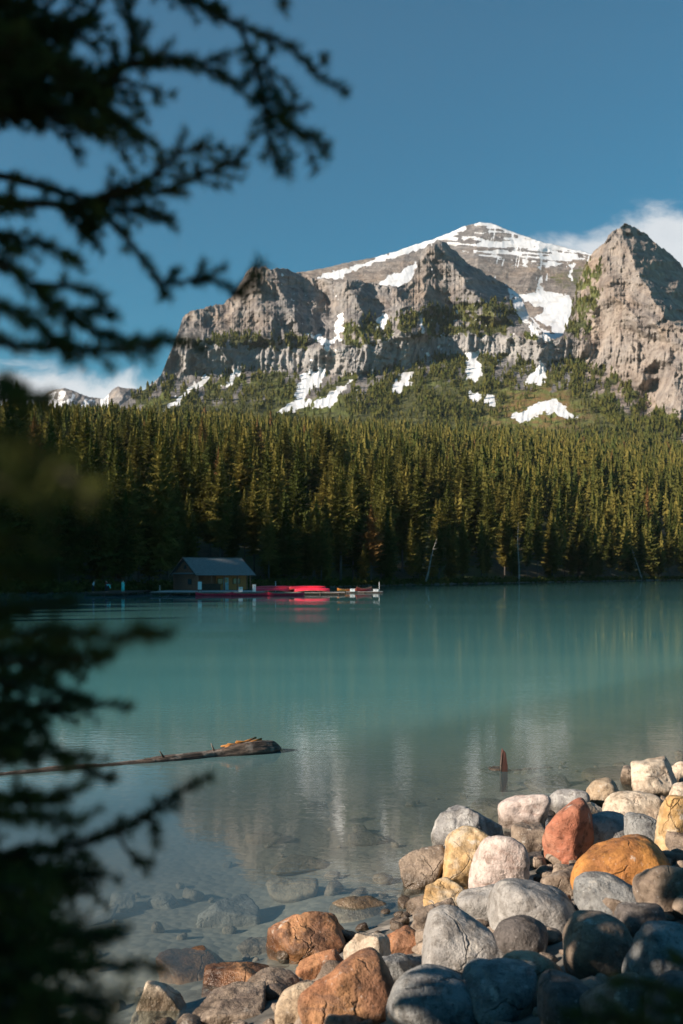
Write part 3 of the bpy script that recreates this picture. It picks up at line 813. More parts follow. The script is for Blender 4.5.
def ground_hit(px, py, lift, dry=False):
    """the point of the bank (raised by lift) that the line of sight through a picture point meets"""
    lo, hi = 4.0, 30.0
    Y = np.linspace(lo, hi, 4000)
    X = (px - 341.5) / F * Y; Z = H + (YH - py) / F * Y
    g_ = (np.maximum(bank_z(X, Y), -.05) if dry else bank_z(X, Y)) + lift
    hit_ = Z < g_
    i = int(np.argmax(hit_)) if hit_.any() else int(np.argmax(Z < -.25))
    return float(X[i]), float(Y[i]), float(Z[i])
ROCKS = [
 (636, 780, 34, 24, 'brown', 'm', 0, 'small brown-grey boulder at the water beside the cream peaked boulder'),
 (657, 786, 48, 40, 'cream', 'a', .1, 'peaked cream boulder at the far end of the rock bank'),
 (679, 777, 22, 26, 'cream', 'm', 0, 'pale boulder cut by the frame edge, farthest up the bank'),
 (681, 802, 26, 30, 'cream', 'm', 0, 'small pale boulder at the frame edge right of the wide cream oval'),
 (634, 811, 66, 38, 'cream', 'r', -.1, 'wide cream oval boulder with tan mottling near the far end of the bank'),
 (604, 800, 34, 34, 'tan', 'r', .1, 'rounded tan boulder at the water left of the wide cream oval'),
 (674, 828, 36, 54, 'gold', 'm', 0, 'upright golden cream boulder at the right frame edge behind the amber boulder'),
 (567, 807, 38, 32, 'streak', 'r', 0, 'pale topped boulder with a dark wet foot behind the red boulder'),
 (587, 803, 20, 20, 'dark', 'm', 0, 'little dark stone tucked left of the rounded tan boulder'),
 (521, 817, 50, 42, 'pink', 'm', .1, 'pinkish grey mottled boulder standing at the waterline left of the red one'),
 (586, 815, 34, 20, 'cream', 'a', 0, 'small flat cream stone wedged just above the smooth grey-tan boulder'),
 (567, 842, 58, 60, 'red', 'm', .35, 'brick red boulder in the middle of the bank'),
 (601, 836, 74, 46, 'grey', 'r', .35, 'smooth grey-tan boulder lying tilted between red and amber boulders'),
 (650, 836, 40, 34, 'blue', 'm', 0, 'shaded blue-grey stone behind the amber boulder, beside the upright golden one'),
 (625, 866, 102, 68, 'amber', 'r', -.12, 'large amber orange boulder, brightest on the bank'),
 (467, 836, 68, 46, 'streak', 'a', .25, 'dark grey white-streaked boulder half in the water behind the golden block'),
 (475, 864, 58, 68, 'gold', 'm', -.1, 'block shaped gold and cream boulder left of the pale pink one'),
 (503, 870, 60, 62, 'pink', 'r', -.1, 'big pale pink-white boulder rising over its neighbours'),
 (528, 847, 34, 36, 'brown', 'm', 0, 'grey-brown stone between the pink-white boulder and the red one'),
 (425, 876, 44, 44, 'brown', 'a', .2, 'wet brown angular rock farthest out in the water left of the bank'),
 (445, 868, 30, 26, 'dark', 'a', 0, 'small dark wet rock between the brown angular rock and golden block'),
 (450, 906, 50, 42, 'gold', 'a', -.2, 'bright wet yellowish angular rock at the waterline below the golden block'),
 (490, 908, 52, 46, 'grey', 'r', .5, 'smooth grey-beige stone leaning under the pink-white boulder'),
 (544, 914, 98, 60, 'grey', 'r', -.2, 'large flat-topped grey boulder with tan face, below the red boulder'),
 (607, 905, 82, 52, 'blue', 'r', -.15, 'speckled blue-grey boulder just below the amber boulder'),
 (666, 898, 60, 62, 'brown', 'm', 0, 'rough brown boulder at the right edge under the amber one'),
 (567, 885, 46, 30, 'brown', 'm', .1, 'grey-brown stone showing in the gap left of the amber boulder'),
 (438, 925, 44, 34, 'brown', 'a', .3, 'wet brown rock at the waterline under the yellowish angular rock'),
 (465, 955, 90, 68, 'grey', 'r', -.25, 'big light grey boulder in the lower middle of the bank'),
 (369, 958, 50, 56, 'cream', 'a', .15, 'pointed cream angular rock standing at the waterline'),
 (403, 943, 44, 28, 'rust', 'a', .1, 'small wet reddish stone between pointed cream rock and big grey boulder'),
 (406, 974, 58, 34, 'blue', 'a', -.15, 'flat dark grey slab above the blue-grey boulder at the bottom edge'),
 (430, 1004, 98, 70, 'blue', 'r', .1, 'large round blue-grey boulder at the bottom edge'),
 (350, 1006, 96, 74, 'rust', 'm', .4, 'smooth rust red boulder at the bottom edge left of the blue-grey one'),
 (308, 1010, 70, 52, 'tan', 'r', .5, 'tan orange sloping rock at the bottom edge left of the rust red boulder'),
 (326, 973, 46, 50, 'rust', 'a', .6, 'brown orange angular rock between the orange waterside boulder and pointed cream rock'),
 (306, 949, 84, 60, 'rust', 'a', .45, 'angular orange boulder half in the water with one bright facet'),
 (226, 1014, 80, 42, 'brown', 'a', .1, 'speckled grey-brown rock at the bottom edge beside the dark sided cream one'),
 (162, 1006, 48, 42, 'cream', 'a', -.4, 'dark sided rock with a sunlit cream face at the bottom left'),
 (270, 991, 64, 34, 'brown', 'm', .1, 'low brown-grey rock awash right of the speckled grey-brown rock'),
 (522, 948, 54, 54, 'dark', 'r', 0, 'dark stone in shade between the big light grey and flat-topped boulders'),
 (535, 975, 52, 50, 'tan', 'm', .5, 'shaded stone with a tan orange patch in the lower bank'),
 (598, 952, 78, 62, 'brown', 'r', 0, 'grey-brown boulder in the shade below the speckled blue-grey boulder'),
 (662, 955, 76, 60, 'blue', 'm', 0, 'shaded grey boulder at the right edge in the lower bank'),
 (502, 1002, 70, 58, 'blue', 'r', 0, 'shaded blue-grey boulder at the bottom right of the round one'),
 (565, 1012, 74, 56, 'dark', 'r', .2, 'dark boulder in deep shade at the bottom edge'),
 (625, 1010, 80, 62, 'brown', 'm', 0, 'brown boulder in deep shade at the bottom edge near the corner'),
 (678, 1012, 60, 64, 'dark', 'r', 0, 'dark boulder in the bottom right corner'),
 (452, 984, 30, 24, 'tan', 'm', 0, 'little tan stone wedged under the big light grey boulder'),
 (388, 990, 30, 24, 'dark', 'a', 0, 'little dark stone between rust red and blue-grey boulders'),
 (541, 862, 40, 26, 'dark', 'm', 0, 'dark stone in the hollow below the red boulder'),
 (585, 925, 34, 30, 'dark', 'm', 0, 'small dark stone under the speckled blue-grey boulder'),
 (548, 822, 26, 22, 'dark', 'm', 0, 'small dark wet stone between pinkish grey and pale topped boulders'),
 (493, 840, 24, 20, 'dark', 'a', 0, 'small dark wet stone behind the pale pink-white boulder'),
 (640, 925, 44, 30, 'dark', 'm', 0, 'dark stone in the gap right of the speckled blue-grey boulder'),
 # awash and under water
 (192, 968, 82, 40, 'rust', 'a', -.05, 'flat pinkish brown slab just under water at the lower left'),
 (230, 915, 62, 32, 'grey', 'a', .1, 'pale grey slab under water above the pinkish brown slab'),
 (294, 893, 54, 28, 'tan', 'm', .1, 'submerged tan stone above and left of the orange waterside boulder'),
 (361, 909, 62, 30, 'tan', 'm', 0, 'submerged tan stone left of the wet yellowish rock'),
 (371, 840, 46, 16, 'brown', 'm', 0, 'submerged brown stone alone out in the water'),
 (299, 866, 60, 22, 'brown', 'm', .1, 'faint submerged stone right of the centre of the shallows'),
 (162, 903, 34, 18, 'grey', 'm', 0, 'small pale submerged stone far left of the shallows'),
 (124, 906, 30, 22, 'grey', 'm', 0, 'small submerged stone leftmost but one in the shallows'),
 (96, 919, 46, 14, 'grey', 'a', .25, 'narrow pale stone under water beside the spruce boughs'),
 (240, 978, 70, 32, 'rust', 'a', 0, 'dark reddish submerged rock between slab and orange boulder'),
 (258, 949, 40, 26, 'brown', 'a', 0, 'brownish submerged stone touching the orange waterside boulder'),
 (492, 814, 40, 30, 'brown', 'r', 0, 'brown submerged stone left of the pinkish grey mottled boulder'),
 (615, 776, 60, 16, 'brown', 'r', 0, 'long brown submerged stone near the far end of the bank'),
 (497, 770, 30, 8, 'brown', 'm', 0, 'small stone just awash at the foot of the stake'),
 (317, 806, 22, 9, 'dark', 'm', 0, 'dark stone tip breaking the water beyond the shallows'),
 (262, 838, 40, 18, 'brown', 'm', 0, 'deep lying dim stone between log and shallows'),
 (545, 786, 44, 18, 'brown', 'm', 0, 'dim submerged stone right of the stake'),
 (420, 935, 34, 22, 'brown', 'a', 0, 'wet brown stone low in the water beside the reddish one'),
]
for i, (cx_, cy_, w_, h_, kind, shp, roll, lab) in enumerate(ROCKS):
    sub = ICO5 if w_ > 55 and i < 55 else ICO4
    lift = 0.0
    X_, Y_, Z_ = ground_hit(cx_, cy_, 0, i < 55 or 'awash' in lab or 'breaking' in lab or 'low in the water' in lab)
    for _ in range(3):
        wm = w_ / F * Y_; hm = h_ / F * Y_
        phi = math.atan2(cy_ - YH, F); dep = wm * (.85 if shp != 'a' else .75)
        h3 = math.sqrt(max(hm ** 2 - (dep * math.sin(phi)) ** 2, (.5 * hm) ** 2)) / math.cos(phi)
        lift = h3 * ((.30 if cx_ > 330 else .10) if i < 55 else .15)
        if w_ <= 40 and kind == 'dark': lift = -.05
        X_, Y_, Z_ = ground_hit(cx_, cy_, lift, i < 55 or 'awash' in lab or 'breaking' in lab or 'low in the water' in lab)
    if abs(roll) > .01:   # keep the outline's size after the roll
        k_ = 1 - .12 * min(1, abs(roll)); wm *= k_
    q_ = 1.0 if cx_ > 420 else .92
    Vr = rock_verts(sub[0], shp, 40 + i, (wm * 1.09 * q_, dep * 1.10 * q_, h3 * 1.20 * q_), roll)
    o = link('boulder', np_mesh('boulder', Vr, sub[1], RM[kind], True))
    o.location = (X_, Y_, Z_); 
    tag(o, lab, 'rock', 'boulders under water' if i >= 55 else 'boulders heaped on the near bank')
# pebbles filling the gaps of the bank
r = np.random.default_rng(3); PV, PF, nP = [], [], 0
for i in range(2600):
    X_ = r.uniform(-2.5, 9); Y_ = r.uniform(4, 19); dd_ = dline(X_, Y_)
    if dd_ > 3.5 or dd_ < -6 or (dd_ > .3 and r.random() < .82): continue
    s_ = r.uniform(.05, .15) * (1 if r.random() < .75 else 2.0)
    v3_ = rock_verts(ICO3[0], 'm', 900 + i % 40, (s_, s_ * .9, s_ * .65), r.uniform(-.5, .5))
    a = r.uniform(0, 6.28); ca, sa = math.cos(a), math.sin(a)
    v3_ = np.stack([v3_[:, 0] * ca - v3_[:, 1] * sa, v3_[:, 0] * sa + v3_[:, 1] * ca, v3_[:, 2]], -1) + (X_, Y_, float(bank_z(X_, Y_)) + s_ * .18)
    PV.append(v3_); PF.append(ICO3[1] + nP); nP += len(v3_)
o = link('pebbles', np_mesh('pebbles', np.concatenate(PV), np.concatenate(PF), RM['brown'], True))
tag(o, 'loose wet pebbles and cobbles filling the gaps between boulders', 'pebbles', kind='stuff')

# ------------------------------------------------------------------ driftwood log and stake
def water_hit(px, py, z=0.0):
    Y = (H - z) / ((py - YH) / F); return Vector(((px - 341.5) / F * Y, Y, z))
m = N('driftwood'); tc = m.n('TexCoord').outputs['Object']
nn_ = m.noise(m.mapping(tc, (1.5, 14, 14)), 2, 6, .65); n2_ = m.noise(tc, 3.0, 5)
c = m.mix(m.mr(nn_, .35, .65), (.035, .025, .02), (.17, .12, .09))
c = m.mix(m.mr(n2_, .50, .60, 0, .7), c, (.30, .25, .21))
lz = m.n('SeparateXYZ'); m.l(m.n('NewGeometry').outputs['Position'], lz.inputs[0])
c = m.mix(m.mr(lz.outputs['Z'], .015, .05, .8, 0), c, (.02, .015, .012))
M_drift = m.done(c, .7, m.bump(nn_, 1.0, .03), .4)
M_raw = simple('raw_orange_wood', (.50, .22, .05), (.30, .12, .03), 12, .6, .8, (1, 5, 5))
A0, A1 = water_hit(-60, 779, .02), water_hit(281, 747.5, .05)
root = empty('driftwood_log', A0, math.atan2((A1 - A0).y, (A1 - A0).x))
Ll = (A1 - A0).length; nl, nr_ = 120, 20; V = []
for i in range(nl):
    t = i / (nl - 1); x = t * Ll
    rad = .085 + .085 * t ** 1.6 + .02 * math.sin(t * 23) * t
    if t > .8: rad *= 1 + .28 * math.sin((t - .8) / .2 * math.pi)
    if t > .965: rad *= max(.12, 1 - ((t - .965) / .035) ** 2 * .9)
    cz = -.095 + .075 * t + .022 * math.sin(t * 9) + .03 * max(0, t - .8) * 5
    for j in range(nr_):
        a = 6.2832 * j / nr_; p_ = np.array([[x * 1.3, 4 * math.cos(a), 4 * math.sin(a)]])
        q_ = rad * (1 + (float(fbm3(p_, 4, 3)[0]) - .5) * 1.15)
        q_ *= 1 - .30 * max(0, float(vn3(np.array([[x * .9, 3.2 * math.cos(a) + 9, 3.2 * math.sin(a)]]) * 2.3, 8)[0]) - .45)
        V.append((x, q_ * math.cos(a), cz + q_ * math.sin(a) * .9))
Fc = [(i * nr_ + j, (i + 1) * nr_ + j, (i + 1) * nr_ + (j + 1) % nr_, i * nr_ + (j + 1) % nr_) for i in range(nl - 1) for j in range(nr_)]
link('bark', np_mesh('bark', V, Fc, M_drift, True), root)
mb = MB()
for k in range(16):
    x = Ll * random.uniform(.83, .93); y = random.uniform(-.07, .05)
    mb.box((x, y, .135 + .05 * math.cos((x / Ll - .88) * 30) + random.uniform(-.01, .02)), (random.uniform(.18, .45), .035, .03), random.uniform(-.25, .25), 0, random.uniform(-.25, .25), .008)
mb.build('splintered_wood', M_raw, root, True)
mb = MB()
for (x, y, z, a) in ((Ll * .97, .02, .12, .5), (Ll * .78, .02, .11, 1.0), (Ll * .62, -.03, .08, .8)):
    mb.tube((x, y, z - .05), (x - .14 * math.cos(a), y - .05, z + .12 * math.sin(a)), .022, .008, 7)
mb.build('branch_stub', M_drift, root, True)
tag(root, 'long half sunken driftwood log with a splintered orange end', 'log')

M_stake = simple('weathered_stake_wood', (.045, .02, .015), (.09, .038, .03), 8, .7, .6, (4, 4, .6))
b_ = water_hit(504, 771); root = empty('wooden_stake', b_)
mb = MB(); mb.poly([(-.065, -.05, -.7), (.055, -.05, -.7), (.050, -.05, .10), (.022, -.05, .30), (-.03, -.05, .36), (-.055, -.05, .12)], (0, .1, 0))
bmesh.ops.subdivide_edges(mb.bm, edges=mb.bm.edges[:], cuts=3, use_grid_fill=True)
for v_ in mb.bm.verts: v_.co.x += random.uniform(-.004, .004); v_.co.y += random.uniform(-.006, .006)
mb.build('split_post', M_stake, root)
mb = MB(); mb.poly([(-.078, -.058, -.6), (-.060, -.058, -.6), (-.050, -.058, .10), (-.036, -.058, .30), (-.062, -.058, .09)], (0, .07, 0))
mb.build('dark_splinter', M_drift, root)
tag(root, 'reddish pointed wooden stake standing in the shallow water', 'stake')

# ------------------------------------------------------------------ boathouse
M_log = simple('stained_log_wall', (.26, .10, .065), (.38, .17, .11), 5, .7, .4, (.5, .5, 4))
M_gold = simple('varnished_yellow_boards', (.66, .23, .07), (.50, .17, .05), 4, .5, .3, (6, 6, .5))
M_shing = simple('grey_shingles', (.13, .132, .135), (.23, .232, .235), 3, .85, .6, (1, 4, 4))
M_trim = simple('dark_timber', (.045, .03, .022), (.085, .055, .04), 5, .7, .3)
M_glass = simple('window_glass', (.03, .045, .06), (.07, .10, .12), 3, .08, 0, spec=.8)
M_bluedoor = simple('pale_blue_paint', (.30, .50, .60), (.38, .58, .68), 4, .5)
M_white = simple('white_paint', (.72, .76, .78), (.80, .82, .82), 4, .5)
M_dock = simple('weathered_dock_boards', (.30, .28, .26), (.42, .40, .38), 4, .85, .5, (.4, 5, 1))
aB = math.radians(34); Lb, Wb, z0, ze, zr = 9.0, 8.0, .48, 2.95, 5.25
c0 = P(197.5, 590, 147)
root = empty('boathouse', (c0[0], c0[1], 0), aB)
# local x runs along the long front, local y back; the gable faces -x
def logs(x0, y0, x1, y1, za, zb, name, mat=None, r=.11):
    mb = MB(); n = int(round((zb - za) / (2 * r * .93)))
    for k in range(n):
        z = za + (k + .5) * (zb - za) / n
        ov = .18
        d = Vector((x1 - x0, y1 - y0, 0)).normalized() * ov
        mb.tube((x0 - d.x, y0 - d.y, z), (x1 + d.x, y1 + d.y, z), r, r, 10)
    return mb.build(name, mat or M_log, root, True)
logs(0, 0, 0, Wb, z0, ze, 'gable_wall'); logs(0, Wb, Lb, Wb, z0, ze, 'rear_wall'); logs(Lb, 1.5, Lb, Wb, z0, ze, 'side_wall')
logs(.11, 1.6, Lb * .42, 1.6, z0, ze, 'porch_wall')
mb = MB(); mb.poly([(-.06, -.1, ze), (-.06, Wb + .1, ze), (-.06, Wb / 2, zr - .12)], (.12, 0, 0)); gb = mb.build('gable_boards', M_log, root)
mb = MB()
for k in range(18): 
    y = Wb * (k + .5) / 18; hh = (zr - ze - .2) * (1 - abs(y - Wb / 2) / (Wb / 2))
    if hh > .15: mb.box((-.085, y, ze + hh / 2), (.03, .035, hh))
mb.build('batten', M_trim, gb)
mb = MB(); mb.box((-.1, Wb / 2, ze + 1.0), (.09, .8, .62)); wf = mb.build('window', M_trim, root)
mb = MB(); mb.box((-.15, Wb / 2, ze + 1.0), (.02, .62, .46)); mb.build('pane', M_glass, wf)
mb = MB(); mb.box((-.155, 2.3, 1.75), (.08, 1.3, .9)); wf = mb.build('window', M_trim, root)
mb = MB(); mb.box((-.20, 2.3, 1.75), (.02, 1.1, .7)); mb.build('pane', M_glass, wf)
mb = MB(); mb.box((-.22, Wb / 2, ze + .06), (.75, Wb + .9, .09), 0, 0, -.28); mb.build('pent_roof', M_shing, root)
mb = MB(); mb.box((Lb * .71, 1.45, (z0 + ze) / 2), (Lb * .58, .12, ze - z0)); bwall = mb.build('board_wall', M_gold, root)
for x, wd, za, zb, mt, nm in ((Lb * .60, .85, z0 + .02, 2.35, M_bluedoor, 'door'), (Lb * .80, 1.3, 1.35, 2.25, M_trim, 'window'), (Lb * .49, .9, 1.35, 2.25, M_trim, 'window')):
    mb = MB(); mb.box((x, 1.36, (za + zb) / 2), (wd, .08, zb - za)); o = mb.build(nm, mt, root)
    mb = MB()
    if nm == 'door': mb.box((x, 1.31, 1.9), (wd * .5, .03, .55)); mb.tube((x + wd * .4, 1.31, 1.35), (x + wd * .4, 1.24, 1.35), .035, .035, 8)
    else:
        for s_ in (-1, 1): mb.box((x + s_ * wd * .22, 1.31, (za + zb) / 2), (wd * .36, .03, (zb - za) * .8))
    mb.build('glazing' if nm == 'door' else 'pane', M_glass, o)
for k in range(5):
    mb = MB(); mb.tube((.12 + k * (Lb - .24) / 4, .08, z0), (.12 + k * (Lb - .24) / 4, .08, ze), .11, .10, 10); mb.build('porch_post', M_log, root, True)
mb = MB(); mb.tube((-.2, .08, ze + .02), (Lb + .2, .08, ze + .02), .13, .13, 10); mb.build('eave_beam', M_log, root, True)
mb = MB(); mb.box((Lb * .22, 0.0, z0 + .5), (Lb * .40, .06, .95)); 
for k in range(14): mb.box((.3 + k * Lb * .40 / 14, -.05, z0 + .5), (.07, .05, 1.0))
mb.build('railing', M_trim, root)
# roof
sl_ = math.hypot(Wb / 2 + .55, zr - ze + .1)
for sgn, nm in ((-1, 'roof'), (1, 'roof')):
    mb = MB()
    nrow = 16; ang = math.atan2(zr - ze, Wb / 2)
    for k in range(nrow):
        q0 = k / nrow; y = Wb / 2 + sgn * (q0 + .5 / nrow) * (Wb / 2 + .6); z = zr + .1 - (q0 + .5 / nrow) * (Wb / 2 + .6) * math.tan(ang)
        mb.box((Lb / 2, y, z), (Lb + 1.1 + .05 * (k % 2), (Wb / 2 + .6) / nrow / math.cos(ang) * 1.12, .05), 0, -sgn * (ang - .05))
    mb.build(nm, M_shing, root)
mb = MB(); mb.box((Lb / 2, Wb / 2, zr + .15), (Lb + 1.15, .28, .07), 0, 0, 0, .02); mb.build('ridge_cap', M_shing, root)
for xx in (-.52, Lb + .52):
    mb = MB()
    for sgn in (-1, 1):
        mb.box((xx, Wb / 2 + sgn * (Wb / 4 + .3), (zr + ze) / 2 - .14), (.06, sl_ * 1.0, .2), 0, -sgn * ang)
    mb.build('barge_board', M_trim, root)
tag(root, 'log boathouse with grey shingle roof standing on the dock', 'boathouse')

def dock(name, px0, px1, yy, depth, zt, lab, extra=0.0, rz=0.0, mat=None):
    a_, b_ = water_hit(px0, yy, zt), water_hit(px1, yy, zt)
    root = empty(name, (a_.x, a_.y, 0), math.atan2(b_.y - a_.y, b_.x - a_.x) + rz)
    L = (b_ - a_).length
    mb = MB(); n = max(3, int(L / .22))
    for k in range(n): mb.box(((k + .5) * L / n, depth / 2, zt - .03), (L / n * .94, depth, .06))
    mb.build('deck', mat or M_dock, root)
    mb = MB()
    for yq in (.08, depth - .08): mb.box((L / 2, yq, zt - .16), (L, .12, .18))
    mb.build('joist', M_trim, root)
    for k in range(int(L / 2.6) + 1):
        for yq in (.05, depth - .1):
            mb = MB(); mb.tube((.15 + k * 2.6, yq, -2.5), (.15 + k * 2.6, yq, zt - .05 + extra), .11, .1, 8); mb.build('pile', M_trim, root, True)
    tag(root, lab, 'dock'); return root
dock('boathouse_dock', 150, 263, 592.0, 13, .46, 'broad wooden deck on piles carrying the boathouse')
dock('canoe_dock', 264, 345, 592.3, 3.6, .34, 'long low grey dock under the stacked pink canoes', rz=.0)
dock('jetty', 84, 127, 592.6, 17, .42, 'low dark wooden jetty where three people stand', mat=M_trim)
dock('swim_raft', 346, 383, 591.6, 2.2, .22, 'small pale float at the end of the canoe dock')

# canoes
def glossy(name, col, rough=.3):
    m = N(name); tc = m.n('TexCoord').outputs['Object']
    c = m.mix(m.mr(m.noise(tc, 3, 5), .4, .7), col, tuple(q_ * .75 for q_ in col))
    return m.done(c, rough, None, .5)
M_pink = glossy('pink_canoe_hull', (.95, .035, .085)); M_red = glossy('red_canoe_hull', (.95, .04, .04)); M_or = glossy('orange_canoe_hull', (.85, .27, .05))
M_wh = glossy('white_canoe_hull', (.78, .78, .76)); M_ash = simple('ash_wood_trim', (.30, .19, .10), (.38, .26, .15), 6, .5)
M_in = glossy('pale_canoe_inside', (.45, .30, .22), .6)
def hull_pt(t, a, L, Wd, Hh, inset=0):
    hw = (Wd / 2 - inset) * max(0, 1 - abs(t) ** 2.4) ** .75 + .012
    sheer = Hh * (1 + .62 * abs(t) ** 3.5); keel = .10 * abs(t) ** 4 + inset
    ca, sa = math.cos(a), math.sin(a)
    return (t * L / 2 * (1 + .02 * (1 - abs(ca)) * 0), hw * np.sign(ca) * abs(ca) ** .7, keel + (sheer - keel) * (1 - sa ** .8 if sa > 0 else 1))
def hull_mesh(inset, L=5.0, Wd=.92, Hh=.36):
    nt, na = 41, 17; V = []
    for i in range(nt):
        t = -1 + 2 * i / (nt - 1)
        for j in range(na):
            V.append(hull_pt(t, math.pi * j / (na - 1), L * (1 - inset * .1), Wd, Hh, inset))
    return np.array(V), grid_faces(nt, na)
def make_canoe(mat, lab, cat='canoe', grp=None):
    root = empty('canoe'); tag(root, lab, cat, grp)
    V, Fc = hull_mesh(0); link('hull', np_mesh('hull', V, Fc, mat, True), root)
    V, Fc = hull_mesh(.025); link('inner_hull', np_mesh('inner_hull', V, Fc, M_in, True), root)
    mb = MB()
    for s_ in (0, math.pi):
        pts = [hull_pt(-1 + 2 * i / 40, s_, 5.0, .92, .36) for i in range(41)]
        for p_, q_ in zip(pts[:-1], pts[1:]): mb.tube(p_, q_, .02, .02, 6)
    mb.build('gunwale', M_ash, root, True)
    for x in (-1.5, 0, 1.3):
        mb = MB(); mb.box((x, 0, .33), (.12 if x == 0 else .3, .74 * (1 - (abs(x) / 2.5) ** 2.4) ** .75 + .02, .03)); mb.build('thwart', M_ash, root)
    return root
def copy_tree(o, parent=None):
    c = o.copy(); coll.objects.link(c); c.parent = parent
    for ch in [q_ for q_ in o.children]: copy_tree(ch, c)
    return c
pinkc = make_canoe(M_pink, 'x', grp='pink canoes piled on the dock'); first = True
def put(proto, used, px, yy, zt, dy_, rz, flip, lab, grp):
    o = proto if not used else copy_tree(proto)
    p_ = water_hit(px, yy, zt)
    o.location = (p_.x, p_.y + dy_, zt + (.58 if flip else 0)); o.rotation_euler = (math.pi if flip else 0, 0, rz)
    tag(o, lab, 'canoe', grp); return o
pink2 = make_canoe(glossy('deep_pink_canoe_hull', (.88, .03, .055)), 'x'); n2_used = 0
n_used = 0
for colm, cxp in (('left', 273), ('right', 309)):
    for lay in (0, 1):
        for row in range(3 if lay == 0 else 2):
            sel_ = (row + lay) % 2
            put(pink2 if sel_ else pinkc, (n2_used if sel_ else n_used) > 0, cxp + random.uniform(-4, 4) + (1.5 * lay), 592.3, .34, .65 + row * 1.05 + lay * .5, random.uniform(-.07, .07) + (.04 if colm == 'left' else -.02), True,
                'upturned pink canoe in the %s layer of the %s dock pile' % ('upper' if lay else 'lower', 'boathouse side' if colm == 'left' else 'lake side'), 'pink canoes piled on the dock')
            bpy.context.view_layer.update() if False else None
            o = coll.objects[-1]
            n2_used += sel_; n_used += 1 - sel_
            if lay:
                pass
# lift the upper layer onto the lower hulls
for o in [q_ for q_ in coll.objects if q_.name.startswith('canoe') and 'upper layer' in (q_.get('label') or '')]:
    o.location.z += .30; o.location.x += random.uniform(-.5, .5)
mg = glossy('magenta_canoe_hull', (.95, .03, .08))
cm1 = make_canoe(mg, 'dark pink canoe moored in the water below the porch railing', grp='canoes moored along the boathouse dock')
Yc = 134.6; cm1.location = ((214 - 341.5) / F * Yc, Yc, -.05); cm1.rotation_euler = (0, 0, .02)
for px_, lb in ((250, 'dark pink canoe moored below the yellow boathouse wall'), (286, 'dark pink canoe moored against the near end of the canoe dock')):
    o = copy_tree(cm1); o.location = ((px_ - 341.5) / F * Yc, Yc, -.05); tag(o, lb)
cr_ = make_canoe(M_red, 'red upright canoe with raised ends at the outer end of the float'); p_ = water_hit(364.5, 591.6, .22); cr_.location = (p_.x, p_.y + 1.9, .23); cr_.rotation_euler = (0, 0, 1.02)
cr_.scale = (.9, 1, 1.25)
co_ = make_canoe(M_or, 'orange canoe lying on the float beside the red one'); p_ = water_hit(348, 591.6, .22); co_.location = (p_.x, p_.y + 1.5, .24); co_.rotation_euler = (0, 0, .5)
co_.scale = (.75, .9, .9)

def prop(name, lab, cat, px, yy, zt, dy_, rz, fn):
    p_ = water_hit(px, yy, zt); root = empty(name, (p_.x, p_.y + dy_, zt), rz); fn(root); tag(root, lab, cat); return root
def crate_fn(w_, d_, h_, m1=M_white, m2=M_trim):
    def f(root):
        mb = MB(); mb.box((0, 0, h_ / 2), (w_, d_, h_), bev=.02); mb.build('body', m1, root)
        mb = MB(); mb.box((0, 0, h_ + .025), (w_ + .05, d_ + .05, .05), bev=.01); mb.build('lid', m1, root)
        mb = MB(); mb.box((0, -d_ / 2 - .012, h_ * .75), (w_ * .3, .02, .04)); mb.build('handle', m2, root)
    return f
prop('storage_box', 'white storage box in front of the yellow boathouse wall', 'box', 240.5, 591.9, .46, .3, .05, crate_fn(.55, .4, .62))
prop('storage_box', 'white bin standing at the lake end of the boathouse', 'bin', 253.5, 591.9, .46, 1.2, .2, crate_fn(.42, .42, .95))
prop('storage_box', 'small white box between orange and red canoes on the float', 'box', 352.5, 591.6, .22, .1, 0, crate_fn(.75, .5, .38))
prop('storage_box', 'small white box at the tip of the float', 'box', 376, 591.6, .22, .5, 0, crate_fn(.8, .5, .32))
def board_fn(root):
    mb = MB(); mb.box((0, 0, .85), (.52, .05, 1.1), bev=.02); mb.build('panel', M_white, root)
    for s_ in (-1, 1):
        mb = MB(); mb.tube((s_ * .2, .05, 0), (s_ * .2, .05, 1.3), .03, .03, 8); mb.build('leg', M_trim, root)
prop('notice_board', 'upright pale notice board at the near corner of the boathouse', 'notice board', 199.5, 591.9, .46, .3, .1, board_fn)
def pole_fn(hh, r_, m_):
    def f(root):
        mb = MB(); mb.tube((0, 0, -.3), (0, 0, hh), r_, r_ * .8, 10); mb.build('shaft', m_, root, True)
        mb = MB(); mb.tube((0, 0, hh), (0, 0, hh + .06), r_ * 1.3, r_ * 1.0, 10); mb.build('cap', m_, root, True)
    return f
prop('mooring_post', 'thin white pole at the outer tip of the float', 'pole', 379.5, 591.6, .22, .8, 0, pole_fn(1.4, .035, M_white))
prop('mooring_post', 'short pale post on the dock left of the boathouse', 'post', 159, 591.9, .46, .6, 0, pole_fn(.85, .09, M_dock))
prop('mooring_post', 'pale post rising behind the pink canoe pile', 'post', 274, 592.3, .34, 3.4, 0, pole_fn(1.45, .05, M_white))

